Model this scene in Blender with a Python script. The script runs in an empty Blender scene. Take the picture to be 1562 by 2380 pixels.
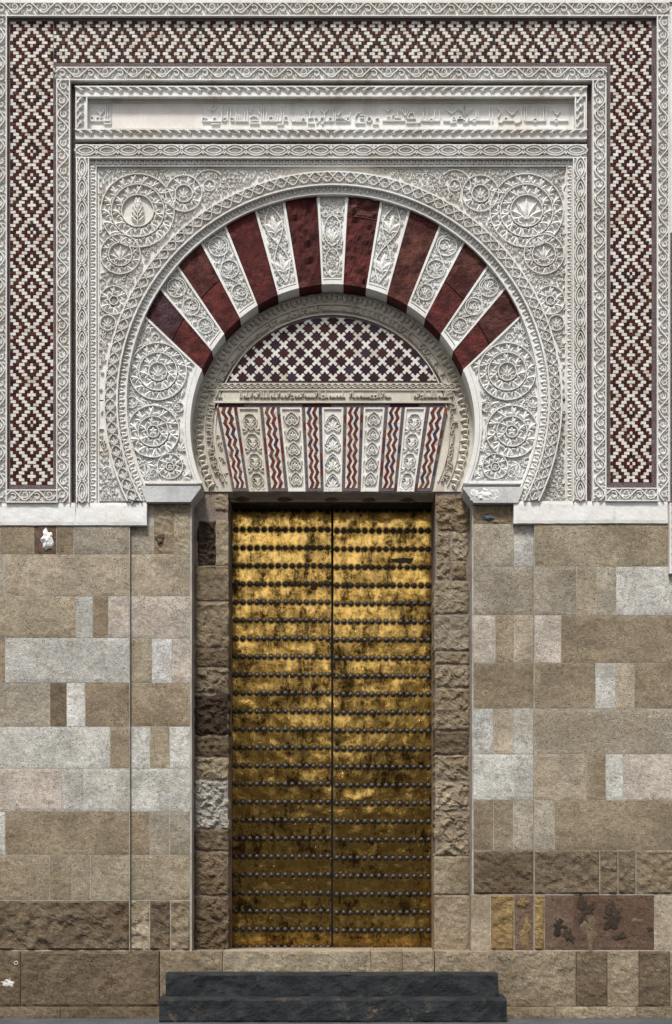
import bpy, math, random
from mathutils import noise, Vector
R_ = math.radians
sc = bpy.context.scene
# ------------------------------------------------------------------ camera, sky, sun, exposure
S = 0.003361            # metres per layout unit (the facade is laid out on a 1562 x 2379 grid, y down)
CX, EYEY, GY, D = 772.0, 1980.0, 2364.0, 10.0
cam = bpy.data.objects.new('camera', bpy.data.cameras.new('camera'))
sc.collection.objects.link(cam); sc.camera = cam
cam.location = (0, -D, (GY-EYEY)*S); cam.rotation_euler = (R_(90), 0, 0)
cam.data.sensor_fit = 'VERTICAL'; cam.data.sensor_height = 36
cam.data.lens = 36*D/(2379.2*S)
cam.data.shift_x = (781-CX)/2379.2; cam.data.shift_y = (EYEY-1189.6)/2379.2
cam.data.clip_end = 5000
SUN_EL, SUN_AZ = 60, -16      # degrees; azimuth measured from straight in front of the wall, towards +x
w = bpy.data.worlds.new('World'); sc.world = w; w.use_nodes = True
nt = w.node_tree; nt.nodes.clear()
sky = nt.nodes.new('ShaderNodeTexSky'); sky.sky_type = 'NISHITA'; sky.sun_disc = False
sky.sun_elevation = R_(SUN_EL); sky.sun_rotation = R_(180-SUN_AZ)
sky.air_density = 1.0; sky.dust_density = 4.0; sky.ozone_density = 1.0
hs = nt.nodes.new('ShaderNodeHueSaturation'); hs.inputs['Saturation'].default_value = 0.22
bg = nt.nodes.new('ShaderNodeBackground'); bg.inputs[1].default_value = 0.055
wo = nt.nodes.new('ShaderNodeOutputWorld')
# hazy bright sky: a little brighter towards the horizon
tcw = nt.nodes.new('ShaderNodeTexCoord'); sxw = nt.nodes.new('ShaderNodeSeparateXYZ'); nt.links.new(tcw.outputs['Generated'], sxw.inputs[0])
mrw = nt.nodes.new('ShaderNodeMapRange'); nt.links.new(sxw.outputs[2], mrw.inputs[0]); mrw.inputs[3].default_value = 1.15; mrw.inputs[4].default_value = .9
vmw = nt.nodes.new('ShaderNodeVectorMath'); vmw.operation = 'SCALE'; nt.links.new(mrw.outputs[0], vmw.inputs['Scale'])
nt.links.new(sky.outputs[0], hs.inputs['Color']); nt.links.new(hs.outputs[0], vmw.inputs[0]); nt.links.new(vmw.outputs[0], bg.inputs[0]); nt.links.new(bg.outputs[0], wo.inputs[0])
sun = bpy.data.objects.new('sun', bpy.data.lights.new('sun', 'SUN')); sc.collection.objects.link(sun)
sun.data.energy = 1.5; sun.data.angle = R_(10); sun.data.color = (1, .985, .965)
el, az = R_(SUN_EL), R_(SUN_AZ)
sd = Vector((math.sin(az)*math.cos(el), -math.cos(az)*math.cos(el), math.sin(el)))
sun.rotation_euler = sd.to_track_quat('Z', 'Y').to_euler(); sun.location = (2, -8, 12)
sc.view_settings.view_transform = 'Standard'; sc.view_settings.look = 'None'
sc.view_settings.exposure = 1.52; sc.view_settings.gamma = 1.0
sc.view_settings.use_curve_mapping = False
C = sc.collection
rnd = random.Random(7)

# ------------------------------------------------------------------ materials
def lin(r, g, b, k=1.0):
    f = lambda c: (c/12.92 if c <= .04045 else ((c+.055)/1.055)**2.4)*k
    return (f(r/255), f(g/255), f(b/255), 1)
class NT:
    def __init__(s, name):
        s.m = bpy.data.materials.new(name); s.m.use_nodes = True
        s.t = s.m.node_tree; s.t.nodes.clear()
        s.out = s.n('OutputMaterial'); s.b = s.n('BsdfPrincipled'); s.l(s.b.outputs[0], s.out.inputs[0])
        s.geo = s.n('NewGeometry')
    def n(s, typ): return s.t.nodes.new('ShaderNode'+typ)
    def l(s, a, b): s.t.links.new(a, b)
    def put(s, sock, v):
        if hasattr(v, 'is_linked'): s.l(v, sock)
        else: sock.default_value = v
    def noise(s, scale, detail=4, rough=.6, vec=None, dist=0):
        n = s.n('TexNoise'); n.inputs['Scale'].default_value = scale; n.inputs['Detail'].default_value = detail
        n.inputs['Roughness'].default_value = rough; n.inputs['Distortion'].default_value = dist
        s.l(vec if vec is not None else s.geo.outputs['Position'], n.inputs['Vector']); return n.outputs[0]
    def voro(s, scale, vec=None):
        n = s.n('TexVoronoi'); n.inputs['Scale'].default_value = scale
        s.l(vec if vec is not None else s.geo.outputs['Position'], n.inputs['Vector']); return n.outputs['Distance']
    def ramp(s, v, a, b, c0=0., c1=1.):
        n = s.n('MapRange'); n.interpolation_type = 'SMOOTHSTEP'; s.l(v, n.inputs[0])
        for i, x in enumerate((a, b, c0, c1)): n.inputs[i+1].default_value = x
        return n.outputs[0]
    def math(s, op, a, b=0.):
        n = s.n('Math'); n.operation = op; s.put(n.inputs[0], a); s.put(n.inputs[1], b); return n.outputs[0]
    def mix(s, f, a, b, mode='MIX'):
        n = s.n('Mix'); n.data_type = 'RGBA'; n.blend_type = mode
        s.put(n.inputs['Factor'], f); s.put(n.inputs[6], a); s.put(n.inputs[7], b); return n.outputs[2]
    def cramp(s, v, stops):
        n = s.n('ValToRGB'); e = n.color_ramp.elements
        while len(e) < len(stops): e.new(.5)
        for i, (p, c) in enumerate(stops): e[i].position = p; e[i].color = c
        s.l(v, n.inputs[0]); return n.outputs[0]
    def vmul(s, vec, k):
        n = s.n('VectorMath'); n.operation = 'MULTIPLY'; s.l(vec, n.inputs[0]); n.inputs[1].default_value = k; return n.outputs[0]
    def rand(s):
        oi = s.n('ObjectInfo'); return s.math('FRACT', s.math('ADD', s.math('MULTIPLY', s.geo.outputs['Random Per Island'], 1.), oi.outputs['Random']))
    def shift(s):
        oi = s.n('ObjectInfo'); c = s.n('CombineXYZ'); r = s.math('MULTIPLY', oi.outputs['Random'], 37.)
        s.l(r, c.inputs[0]); s.l(s.math('MULTIPLY', r, 1.7), c.inputs[2])
        a = s.n('VectorMath'); a.operation = 'ADD'; s.l(s.geo.outputs['Position'], a.inputs[0]); s.l(c.outputs[0], a.inputs[1]); return a.outputs[0]
    def bump(s, v, strength, dist=.01):
        n = s.n('Bump'); n.inputs['Strength'].default_value = strength; n.inputs['Distance'].default_value = dist
        s.l(v, n.inputs['Height']); s.l(n.outputs[0], s.b.inputs['Normal'])
    def fin(s, col, rough=.85, metal=0., spec=.3):
        s.put(s.b.inputs['Base Color'], col); s.put(s.b.inputs['Roughness'], rough)
        s.put(s.b.inputs['Metallic'], metal); s.b.inputs['Specular IOR Level'].default_value = spec
        return s.m
def mat_marble(name, a, b, stain, bs=.5):
    k = NT(name); n1 = k.noise(2.3, 6, .65); n2 = k.noise(26, 5, .7); n3 = k.noise(190, 3, .7)
    c = k.mix(k.ramp(n1, .36, .64), a, b)
    c = k.mix(k.ramp(n2, .54, .76, 0, .4), c, stain)
    c = k.mix(k.ramp(k.noise(1.6, 5, .65, k.vmul(k.geo.outputs['Position'], (1, 1, -1.2))), .55, .7, 0, .35), c, k.mix(.5, c, lin(200, 170, 140)))
    st = k.noise(1.0, 5, .6, k.vmul(k.geo.outputs['Position'], (9, 9, 1.2)))
    c = k.mix(k.ramp(st, .56, .74, 0, .45), c, stain)
    c = k.mix(k.ramp(n3, .3, .7, 0, 1), k.mix(.14, c, (0, 0, 0, 1)), k.mix(.10, c, (1, 1, 1, 1)))
    k.bump(k.math('ADD', n3, k.math('MULTIPLY', n2, 2.)), bs, .004)
    return k.fin(c, .8)
MARBLE = mat_marble('carved_limestone', lin(226, 224, 219, .92), lin(211, 206, 197, .9), lin(156, 147, 132, .88))
MARBLE_W = mat_marble('white_marble', lin(228, 227, 223, .92), lin(216, 213, 205, .9), lin(170, 164, 152, .9), .3)
MARBLE_T = mat_marble('tan_limestone', lin(206, 199, 184, .9), lin(186, 177, 159, .9), lin(136, 124, 104, .9))
GRANITE = mat_marble('grey_granite', lin(206, 206, 204, .85), lin(176, 176, 174, .85), lin(110, 110, 110, .85), .6)
def mat_ashlar(name='ashlar_stone', pit=1.0):
    k = NT(name); v = k.shift(); oi = k.n('ObjectInfo')
    base = oi.outputs['Color']
    mul = lambda c, f: k.mix(1., c, f, 'MULTIPLY')
    n1 = k.noise(3.0, 6, .65, v); n2 = k.noise(13, 6, .7, v, .3); n3 = k.noise(110, 4, .75, v); n4 = k.noise(1.3, 4, .5, v)
    n5 = k.noise(34, 5, .7, v)
    c = mul(base, k.ramp(n1, .34, .66, .74, 1.16))
    c = k.mix(k.ramp(n2, .46, .68, 0, .62), c, mul(base, (.66, .58, .47, 1)))
    c = k.mix(k.ramp(k.noise(8, 5, .6, k.vmul(v, (1, 1, -1.3))), .56, .72, 0, .30), c, mul(base, (1.12, 1.18, 1.22, 1)))
    c = k.mix(k.ramp(n4, .5, .70, 0, .5), c, mul(base, (.68, .60, .50, 1)))
    c = mul(c, k.ramp(n5, .34, .66, .82, 1.14))
    c = mul(c, k.ramp(n3, .32, .68, .66, 1.28))
    vo = k.voro(46, v); msk = k.ramp(k.noise(5, 3, .5, v), .42, .58)
    p = k.math('MULTIPLY', k.ramp(vo, .10, .22, 1, 0), msk)
    c = k.mix(k.math('MULTIPLY', p, .75*pit), c, (.025, .02, .015, 1))
    h = k.math('SUBTRACT', k.math('ADD', k.math('MULTIPLY', n3, .5), k.math('ADD', n2, k.math('MULTIPLY', n5, .6))), p)
    k.bump(h, .9, .011)
    return k.fin(c, .92, 0, .1)
ASHLAR = mat_ashlar(); ROUGH = mat_ashlar('rough_stone', 1.3)
def mat_plain(name, a, b, sc1=6, rough=.9, bs=.4, n=.35):
    k = NT(name); n1 = k.noise(sc1, 6, .65); n3 = k.noise(150, 3, .7)
    c = k.mix(k.ramp(n1, .35, .65), a, b)
    c = k.mix(k.ramp(n3, .3, .7), k.mix(n, c, (0, 0, 0, 1)), k.mix(n*.35, c, (1, 1, 1, 1)))
    k.bump(k.math('ADD', n3, n1), bs, .005)
    return k.fin(c, rough, 0, .25)
MORTAR = mat_plain('lime_mortar', lin(184, 177, 164, .85), lin(152, 141, 124, .85))
PLASTER = mat_plain('brown_plaster', lin(140, 118, 98, .8), lin(112, 92, 76, .8), 9)
RED = mat_plain('red_stone', lin(84, 30, 28, .6), lin(62, 20, 20, .6), 14, .8, .4, .4)
def mat_redv():
    k = NT('red_brick_voussoir'); v = k.shift(); oi = k.n('ObjectInfo'); base = oi.outputs['Color']
    n1 = k.noise(7, 6, .7, v); n2 = k.noise(22, 6, .75, v, .6); n3 = k.noise(130, 4, .75, v)
    c = k.mix(k.ramp(n1, .42, .60), base, lin(70, 26, 24, .7))
    c = k.mix(k.ramp(n2, .5, .60, 0, .8), c, k.mix(.5, base, lin(38, 22, 22, .6)))
    c = k.mix(k.ramp(k.noise(10, 6, .7, v), .60, .70, 0, .6), c, lin(96, 78, 74, .7))
    c = k.mix(k.ramp(n3, .62, .76, 0, .5), c, lin(168, 120, 100))
    c = k.mix(k.ramp(n3, .25, .45, .55, 0), c, (.008, .004, .004, 1))
    k.bump(k.math('ADD', k.math('MULTIPLY', n3, .5), k.math('MULTIPLY', n2, 2.)), .9, .012)
    return k.fin(c, .85, 0, .25)
REDV = mat_redv()
def mat_tile(name, stops, rough=.7):
    k = NT(name); c = k.cramp(k.rand(), stops); n = k.noise(70, 4, .7); n3 = k.noise(230, 3, .7)
    c = k.mix(k.ramp(n, .3, .7), k.mix(.3, c, (0, 0, 0, 1)), c)
    c = k.mix(k.ramp(k.noise(2.2, 4, .6), .6, .8, 0, .22), c, lin(120, 100, 82, .6))
    k.bump(k.math('ADD', n, n3), .4, .003); return k.fin(c, rough, 0, .12)
T_WHITE = mat_tile('white_tile', [(0, lin(228, 224, 214, .9)), (.4, lin(214, 207, 194, .9)), (.75, lin(222, 219, 213, .9)), (1, lin(190, 178, 160, .9))])
T_DARK = mat_tile('maroon_tile', [(0, lin(92, 34, 28, .6)), (.35, lin(80, 28, 24, .6)), (.6, lin(64, 24, 24, .55)), (.82, lin(100, 54, 40, .65)), (1, lin(50, 28, 32, .5))])
T_BROWN = mat_tile('brown_tile', [(0, lin(112, 70, 56, .6)), (.35, lin(84, 44, 38, .55)), (.65, lin(90, 62, 54, .6)), (.85, lin(66, 56, 52, .6)), (1, lin(72, 30, 28, .55))])
T_STAR = mat_tile('purple_glazed_tile', [(0, lin(58, 26, 40, .5)), (.35, lin(70, 26, 30, .5)), (.6, lin(54, 34, 54, .5)), (.85, lin(90, 36, 28, .5)), (1, lin(66, 54, 80, .55))], .5)
T_CHEV = mat_tile('brick_chevron', [(0, lin(112, 54, 44, .8)), (.5, lin(96, 42, 36, .8)), (.8, lin(128, 84, 62, .8)), (.9, lin(74, 62, 84, .8)), (1, lin(58, 48, 70, .8))])
def mat_brass():
    k = NT('worn_brass'); tc = k.n('TexCoord'); sp = k.n('SeparateXYZ'); k.l(tc.outputs['Generated'], sp.inputs[0])
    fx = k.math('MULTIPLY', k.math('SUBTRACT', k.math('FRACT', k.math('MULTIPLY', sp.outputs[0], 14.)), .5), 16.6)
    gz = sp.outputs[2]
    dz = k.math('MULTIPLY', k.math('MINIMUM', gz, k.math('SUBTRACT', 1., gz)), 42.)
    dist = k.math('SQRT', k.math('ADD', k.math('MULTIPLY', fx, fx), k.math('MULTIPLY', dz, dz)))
    n1 = k.noise(3.2, 9, .72, None, .2); n2 = k.noise(16, 7, .75, None, .4); n3 = k.noise(130, 5, .8)
    stv = k.noise(1, 8, .75, k.vmul(k.geo.outputs['Position'], (13, 13, 4.)), .3)
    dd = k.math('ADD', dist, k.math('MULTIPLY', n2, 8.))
    halo = k.ramp(dd, 8.5, 16, 1, 0)  # dark rings round studs: occlusion shade and oxidation both put into the colour
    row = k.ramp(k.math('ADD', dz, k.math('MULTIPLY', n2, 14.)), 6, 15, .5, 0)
    t = k.math('ADD', k.math('MULTIPLY', k.ramp(n1, .40, .60), .6), k.math('MULTIPLY', k.ramp(stv, .42, .62), .5))
    t = k.math('ADD', t, k.math('MULTIPLY', k.ramp(n2, .44, .64), .45))
    t = k.math('SUBTRACT', k.math('ADD', t, k.math('MULTIPLY', k.ramp(n3, .4, .65), .55)), .32)
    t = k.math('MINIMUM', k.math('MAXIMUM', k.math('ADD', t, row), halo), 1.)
    gold = k.mix(k.ramp(n2, .35, .65), (.92, .60, .19, 1), (.80, .46, .10, 1))
    gold = k.mix(k.ramp(n3, .55, .75, 0, .5), gold, (1., .76, .36, 1))
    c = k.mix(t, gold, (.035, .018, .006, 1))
    rgh = k.math('ADD', k.math('MULTIPLY', t, .22), .11)
    pits = k.ramp(k.voro(24), .05, .12, 1, 0)
    h = k.math('ADD', k.math('MULTIPLY', k.noise(7, 1, .5), .007), k.math('MULTIPLY', k.noise(45, 2, .5), .0006))
    k.bump(k.math('SUBTRACT', h, k.math('MULTIPLY', pits, .0012)), 1., 1.)
    return k.fin(c, rgh, 1.0, .5)
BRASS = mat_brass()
IRON = mat_plain('dark_iron', (.008, .0075, .007, 1), (.018, .015, .012, 1), 20, .42, .2, .2)
BLACKW = mat_plain('dark_wood', (.012, .009, .006, 1), (.02, .014, .01, 1), 20, .7, .2, .2)
def mat_step():
    k = NT('blackened_step_stone'); n1 = k.noise(4, 9, .72); n3 = k.noise(120, 4, .75)
    n5 = k.noise(9, 6, .6)
    c = k.mix(k.ramp(n5, .35, .7), lin(16, 20, 23, .8), lin(44, 48, 50, .8))
    c = k.mix(k.ramp(n1, .56, .68, 0, .75), c, k.mix(k.ramp(n3, .4, .6), lin(60, 48, 38, .8), lin(150, 132, 110, .8)))
    c = k.mix(k.ramp(n3, .56, .74, 0, .4), c, lin(130, 142, 146, .8))
    k.bump(k.math('ADD', k.math('MULTIPLY', n5, 3.), n3), 1., .014); return k.fin(c, .62, 0, .4)
STEP = mat_step()
def mat_road():
    k = NT('asphalt'); n1 = k.noise(3, 5, .6); n2 = k.voro(140); n3 = k.noise(300, 3, .7)
    c = k.mix(k.ramp(n1, .3, .7), (.045, .05, .055, 1), (.075, .08, .085, 1))
    c = k.mix(k.ramp(n3, .55, .7, 0, .6), c, (.2, .2, .2, 1))
    k.bump(k.math('ADD', n2, n3), .6, .006); return k.fin(c, .8, 0, .4)
ROAD = mat_road()

# ------------------------------------------------------------------ geometry helpers
def W(x, y, d=0., h=0.):
    """layout unit (x, y) on the plane d metres behind the wall face -> world point, h units proud of that plane"""
    k = (D+d)/D
    return ((x-CX)*k*S, d-h*S, ((EYEY-y)*k+(GY-EYEY))*S)
def Wz(y, d): return W(0, y, d)[2]
def link(name, verts, faces, mat, parent=None, smooth=False, kind=None, color=None):
    me = bpy.data.meshes.new(name); me.from_pydata(verts, [], faces); me.update()
    if smooth: me.polygons.foreach_set('use_smooth', [True]*len(me.polygons))
    if mat: me.materials.append(mat)
    o = bpy.data.objects.new(name, me); C.objects.link(o)
    if parent: o.parent = parent
    if kind: o['kind'] = kind
    if color: o.color = color
    return o
def thing(name, label, cat, group=None):
    o = bpy.data.objects.new(name, None); C.objects.link(o); o.empty_display_size = .1
    o['label'] = label; o['category'] = cat
    if group: o['group'] = group
    return o
class MB:
    def __init__(s): s.v = []; s.f = []
    def prism(s, poly, d0, d1, dk=None):
        """extruded outline: front at depth d0, back at d1"""
        dk = d0 if dk is None else dk
        n = len(poly); b = len(s.v); o = d1-d0
        F = [W(x, y, dk) for x, y in poly]
        s.v += [(p[0], d0, p[2]) for p in F]; s.v += [(p[0], d1, p[2]) for p in F]
        s.f.append(tuple(range(b, b+n))); s.f.append(tuple(range(b+2*n-1, b+n-1, -1)))
        for i in range(n):
            j = (i+1) % n; s.f.append((b+i, b+n+i, b+n+j, b+j))
        return s
    def box(s, x0, y0, x1, y1, d0, d1): return s.prism([(x0, y0), (x0, y1), (x1, y1), (x1, y0)], d0, d1)
    def bbox(s, x0, y0, x1, y1, d0, d1, bv=.8):
        """box with a chamfered front edge"""
        b = len(s.v)
        for (e, d) in ((bv, d0), (0, d0+bv*S), (0, d1)):
            for (x, y) in ((x0+e, y0+e), (x0+e, y1-e), (x1-e, y1-e), (x1-e, y0+e)):
                p = W(x, y, d0); s.v.append((p[0], d, p[2]))
        s.f.append((b, b+1, b+2, b+3))
        for q in (0, 4):
            for i in range(4):
                j = (i+1) % 4; s.f.append((b+q+i, b+q+4+i, b+q+4+j, b+q+j))
        s.f.append((b+11, b+10, b+9, b+8))
        return s
    def ann(s, cx, cy, r0, r1, a0, a1, n, d0, d1):
        """annulus sector; a0/a1 are (inner, outer) pairs or numbers, angle from straight up, clockwise"""
        A = a0 if isinstance(a0, tuple) else (a0, a0); B = a1 if isinstance(a1, tuple) else (a1, a1)
        for i in range(n):
            t0, t1 = i/n, (i+1)/n
            q = [(r0, A[0]+(B[0]-A[0])*t0), (r1, A[1]+(B[1]-A[1])*t0), (r1, A[1]+(B[1]-A[1])*t1), (r0, A[0]+(B[0]-A[0])*t1)]
            poly = [(cx+r*math.sin(a), cy-r*math.cos(a)) for r, a in q]
            b = len(s.v)
            for dd in (d0, d1):
                for x, y in poly: p = W(x, y, d0); s.v.append((p[0], dd, p[2]))
            s.f += [(b, b+1, b+2, b+3), (b, b+3, b+7, b+4), (b+1, b+5, b+6, b+2)]
            if i == 0: s.f.append((b, b+4, b+5, b+1))
            if i == n-1: s.f.append((b+3, b+2, b+6, b+7))
        return s
    def build(s, name, mat, parent=None, **k): return link(name, s.v, s.f, mat, parent, **k)

def fbm(x, y, z, o=4):
    return noise.fractal(Vector((x, y, z)), .9, 2.1, o, noise_basis='PERLIN_ORIGINAL')
def stone(name, x0, y0, x1, y1, d, col, parent, amp=.8, edge=1.0, step=7., depth=.12, mat=None, rounding=.55, freq=.05, proud=0., floor=-.8):
    """a dressed or rough stone: gridded, slightly uneven face, worn edges; amp/edge/rounding in layout units"""
    sd_ = rnd.random()*500
    nx = max(3, int((x1-x0)/step)); ny = max(3, int((y1-y0)/step))
    V = []; F = []
    for j in range(ny+1):
        for i in range(nx+1):
            x = x0+(x1-x0)*i/nx; y = y0+(y1-y0)*j/ny
            ex = edge*fbm(x*.04, y*.04, sd_, 3); ey = edge*fbm(x*.04+50, y*.04, sd_, 3)
            e = min(i, nx-i, j, ny-j)
            h = max(floor, amp*fbm(x*freq, y*freq, sd_+9, 5)+proud)
            if e == 0: h = -rounding+min(0, h*.3); 
            elif e == 1 and rounding > 2: h = h*.8-rounding*.2
            p = W(x+(ex if 0 < i < nx or edge > 2 else ex*.4), y+(ey if 0 < j < ny or edge > 2 else ey*.4), d, h)
            V.append(p)
    g = lambda i, j: j*(nx+1)+i
    for j in range(ny):
        for i in range(nx): F.append((g(i, j), g(i, j+1), g(i+1, j+1), g(i+1, j)))
    ring = [g(i, 0) for i in range(nx)]+[g(nx, j) for j in range(ny)]+[g(i, ny) for i in range(nx, 0, -1)]+[g(0, j) for j in range(ny, 0, -1)]
    b = len(V)
    for q in ring: V.append((V[q][0], d+depth, V[q][2]))
    m = len(ring)
    for q in range(m):
        r = (q+1) % m; F.append((ring[q], ring[r], b+r, b+q))
    return link(name, V, F, mat or ASHLAR, parent, color=col)
def blob(name, cx, cy, rx, ry, d, h, col, parent, mat=None, n=18, rings=4, jag=.35, depth=.05, seed=None):
    """an irregular lump of stone or patch standing on a face"""
    sd_ = rnd.random()*500 if seed is None else seed
    V = [W(cx, cy, d, h)]; F = []
    for k in range(1, rings+1):
        for i in range(n):
            a = 2*math.pi*i/n; q = 1+jag*fbm(math.cos(a)*1.6, math.sin(a)*1.6, sd_, 4)*1.6
            t = k/rings
            x = cx+rx*q*t*math.cos(a); y = cy+ry*q*t*math.sin(a)
            V.append(W(x, y, d, h*(1-t**3)+h*.5*fbm(x*.12, y*.12, sd_)*(1 if k < rings else 0)))
    for i in range(n):
        j = (i+1) % n; F.append((0, 1+i, 1+j))
        for k in range(rings-1): F.append((1+k*n+i, 1+(k+1)*n+i, 1+(k+1)*n+j, 1+k*n+j))
    b = len(V)
    for i in range(n): p = V[1+(rings-1)*n+i]; V.append((p[0], d+depth, p[2]))
    for i in range(n):
        j = (i+1) % n; F.append((1+(rings-1)*n+i, b+i, b+j, 1+(rings-1)*n+j))
    return link(name, V, F, mat or ROUGH, parent, color=col)

class Relief:
    """carved relief: stems, leaves, rings raised from a ground plane; f maps local (s, t) to the layout"""
    def __init__(s, d, f=None): s.d = d; s.f = f; s.v = []; s.F = []
    def P(s, x, y, h):
        if s.f: x, y = s.f(x, y)
        s.v.append(W(x, y, s.d, h*1.2 if h > 0 else h)); return len(s.v)-1
    def stem(s, pts, w=2.4, h=5., w1=None):
        n = len(pts); w1 = w if w1 is None else w1; prev = None
        for i, (x, y) in enumerate(pts):
            a = pts[max(0, i-1)]; b = pts[min(n-1, i+1)]
            dx, dy = b[0]-a[0], b[1]-a[1]; L = math.hypot(dx, dy) or 1
            nx, ny = -dy/L, dx/L; ww = (w+(w1-w)*i/max(1, n-1))/2
            cur = [s.P(x-nx*ww, y-ny*ww, -.5), s.P(x-nx*ww*.62, y-ny*ww*.62, h), s.P(x+nx*ww*.62, y+ny*ww*.62, h), s.P(x+nx*ww, y+ny*ww, -.5)]
            if prev:
                for q in range(3): s.F.append((prev[q], prev[q+1], cur[q+1], cur[q]))
            else: s.F.append((cur[0], cur[1], cur[2], cur[3]))
            prev = cur
        if prev: s.F.append((prev[3], prev[2], prev[1], prev[0]))
    def leaf(s, x, y, a, L, w, h=5., bend=0.):
        px, py, ang = x, y, a; sp = [(x, y, a)]
        for t in (.38, .36, .26):
            ang += bend/3; px += math.cos(ang)*L*t; py += math.sin(ang)*L*t; sp.append((px, py, ang))
        hb = h*.55
        b0 = s.P(x, y, hb); T = s.P(sp[3][0], sp[3][1], hb*.8)
        def side(k, ww, sg): q = sp[k]; return (q[0]-math.sin(q[2])*ww*sg/2, q[1]+math.cos(q[2])*ww*sg/2)
        l1 = side(1, w, 1); r1 = side(1, w, -1); l2 = side(2, w*.86, 1); r2 = side(2, w*.86, -1)
        L1 = s.P(*l1, hb); R1 = s.P(*r1, hb); L2 = s.P(*l2, hb); R2 = s.P(*r2, hb)
        S1 = s.P(sp[1][0], sp[1][1], h); S2 = s.P(sp[2][0], sp[2][1], h)
        s.F += [(b0, S1, L1), (b0, R1, S1), (L1, S1, S2, L2), (S1, R1, R2, S2), (L2, S2, T), (S2, R2, T)]
        top = [b0, L1, L2, T, R2, R1]
        bot = [s.P(*q, -.5) for q in ((x, y), l1, l2, sp[3][:2], r2, r1)]
        for i in range(6):
            j = (i+1) % 6; s.F.append((top[i], top[j], bot[j], bot[i]))
    def fan(s, x, y, a, L, n=3, spread=1.3, w=.34, h=5., bend=.3):
        for i in range(n):
            t = (i/(n-1)-.5) if n > 1 else 0
            s.leaf(x, y, a+t*spread, L*(1-.35*abs(t)), L*w, h*(1-.15*abs(t)), bend*t*2)
    def arc(s, cx, cy, r, a0, a1, w=2.4, h=5., n=None, r1=None):
        n = n or max(4, int(abs(a1-a0)*max(r, r1 or r)/4.5)+3); r1 = r if r1 is None else r1
        s.stem([(cx+(r+(r1-r)*i/n)*math.cos(a0+(a1-a0)*i/n), cy+(r+(r1-r)*i/n)*math.sin(a0+(a1-a0)*i/n)) for i in range(n+1)], w, h)
    def ring(s, cx, cy, r, w=2.4, h=5.): s.arc(cx, cy, r, 0, 2*math.pi, w, h)
    def ball(s, x, y, r, h=4.):
        n = 7; c = s.P(x, y, h); m = [s.P(x+.6*r*math.cos(2*math.pi*i/n), y+.6*r*math.sin(2*math.pi*i/n), h*.85) for i in range(n)]
        o = [s.P(x+r*math.cos(2*math.pi*i/n), y+r*math.sin(2*math.pi*i/n), -.5) for i in range(n)]
        for i in range(n):
            j = (i+1) % n; s.F += [(c, m[i], m[j]), (m[i], o[i], o[j], m[j])]
    def leafring(s, cx, cy, r, n, L, dirn=1, out=.75, h=5., lobes=3, a0=0.):
        """leaves springing from a circular stem, swept round it"""
        for i in range(n):
            a = a0+2*math.pi*i/n
            x, y = cx+r*math.cos(a), cy+r*math.sin(a)
            t = a+dirn*(math.pi/2-out)
            if lobes == 1: s.leaf(x, y, t, L, L*.42, h, -dirn*.5)
            else:
                t = a+dirn*(math.pi/2-.42); ca, sa = math.cos, math.sin
                s.leaf(x, y, t, L*1.15, L*.30, h, -dirn*.75)
                mx_, my_ = x+ca(t)*L*.30, y+sa(t)*L*.30
                s.leaf(mx_, my_, t-dirn*.85, L*.72, L*.25, h*.95, -dirn*.5)
                s.leaf(mx_, my_, t+dirn*.45, L*.62, L*.22, h*.9, dirn*.3)
                s.leaf(x+ca(t)*L*.08, y+sa(t)*L*.08, t-dirn*1.25, L*.55, L*.24, h*.85, -dirn*.4)
    def palmette(s, x, y, a, L, h=5.):
        s.fan(x, y, a, L, 7, 2.7, .15, h, .5)
        for g in (-1, 1):
            q = a+g*1.9
            s.arc(x+math.cos(q)*L*.26, y+math.sin(q)*L*.26, L*.2, q+math.pi, q+math.pi+g*4.6, L*.1, h*.9, 7, L*.1)
    def curl(s, cx, cy, r, a0, turns, w=2.2, h=5., leaf=True):
        s.arc(cx, cy, r, a0, a0+turns*2*math.pi, w, h, None, r*.42)
        if leaf: s.fan(cx-math.cos(a0)*r*.25, cy-math.sin(a0)*r*.25, a0+1.2, r*.75, 3, 1.9, .42, h)
    def medallion(s, cx, cy, rads, h=5., dirn=1, centre='palm', a=-math.pi/2):
        h *= 1.25
        for r in rads: s.ring(cx, cy, r, 2.8, h)
        for ra, rb in zip(rads[1:], rads[:-1]):         # leaves fill each annulus
            gap = rb-ra
            n = max(6, int(2*math.pi*(ra+gap*.5)/(gap*1.12)))
            s.leafring(cx, cy, ra+1, n, gap*1.12, dirn, .8, h, 3)
        r = rads[-1]
        if centre == 'palm': s.palmette(cx, cy+r*.5*math.sin(-a), a, r*1.35, h)
        elif centre == 'plume':
            s.stem([(cx, cy+r*.85), (cx, cy+r*.1)], 2.2, h)
            for k in range(5):
                for g in (-1, 1): s.leaf(cx, cy+r*(.7-.25*k), a+g*(1.15-.16*k), r*(.62+.05*(2-abs(k-2))), r*.2, h, -g*.6)
            s.leaf(cx, cy+r*.1, a, r*.85, r*.3, h)
        else:
            for i in range(5): s.leaf(cx, cy, a+i*2*math.pi/5, r*.8, r*.5, h)
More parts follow.
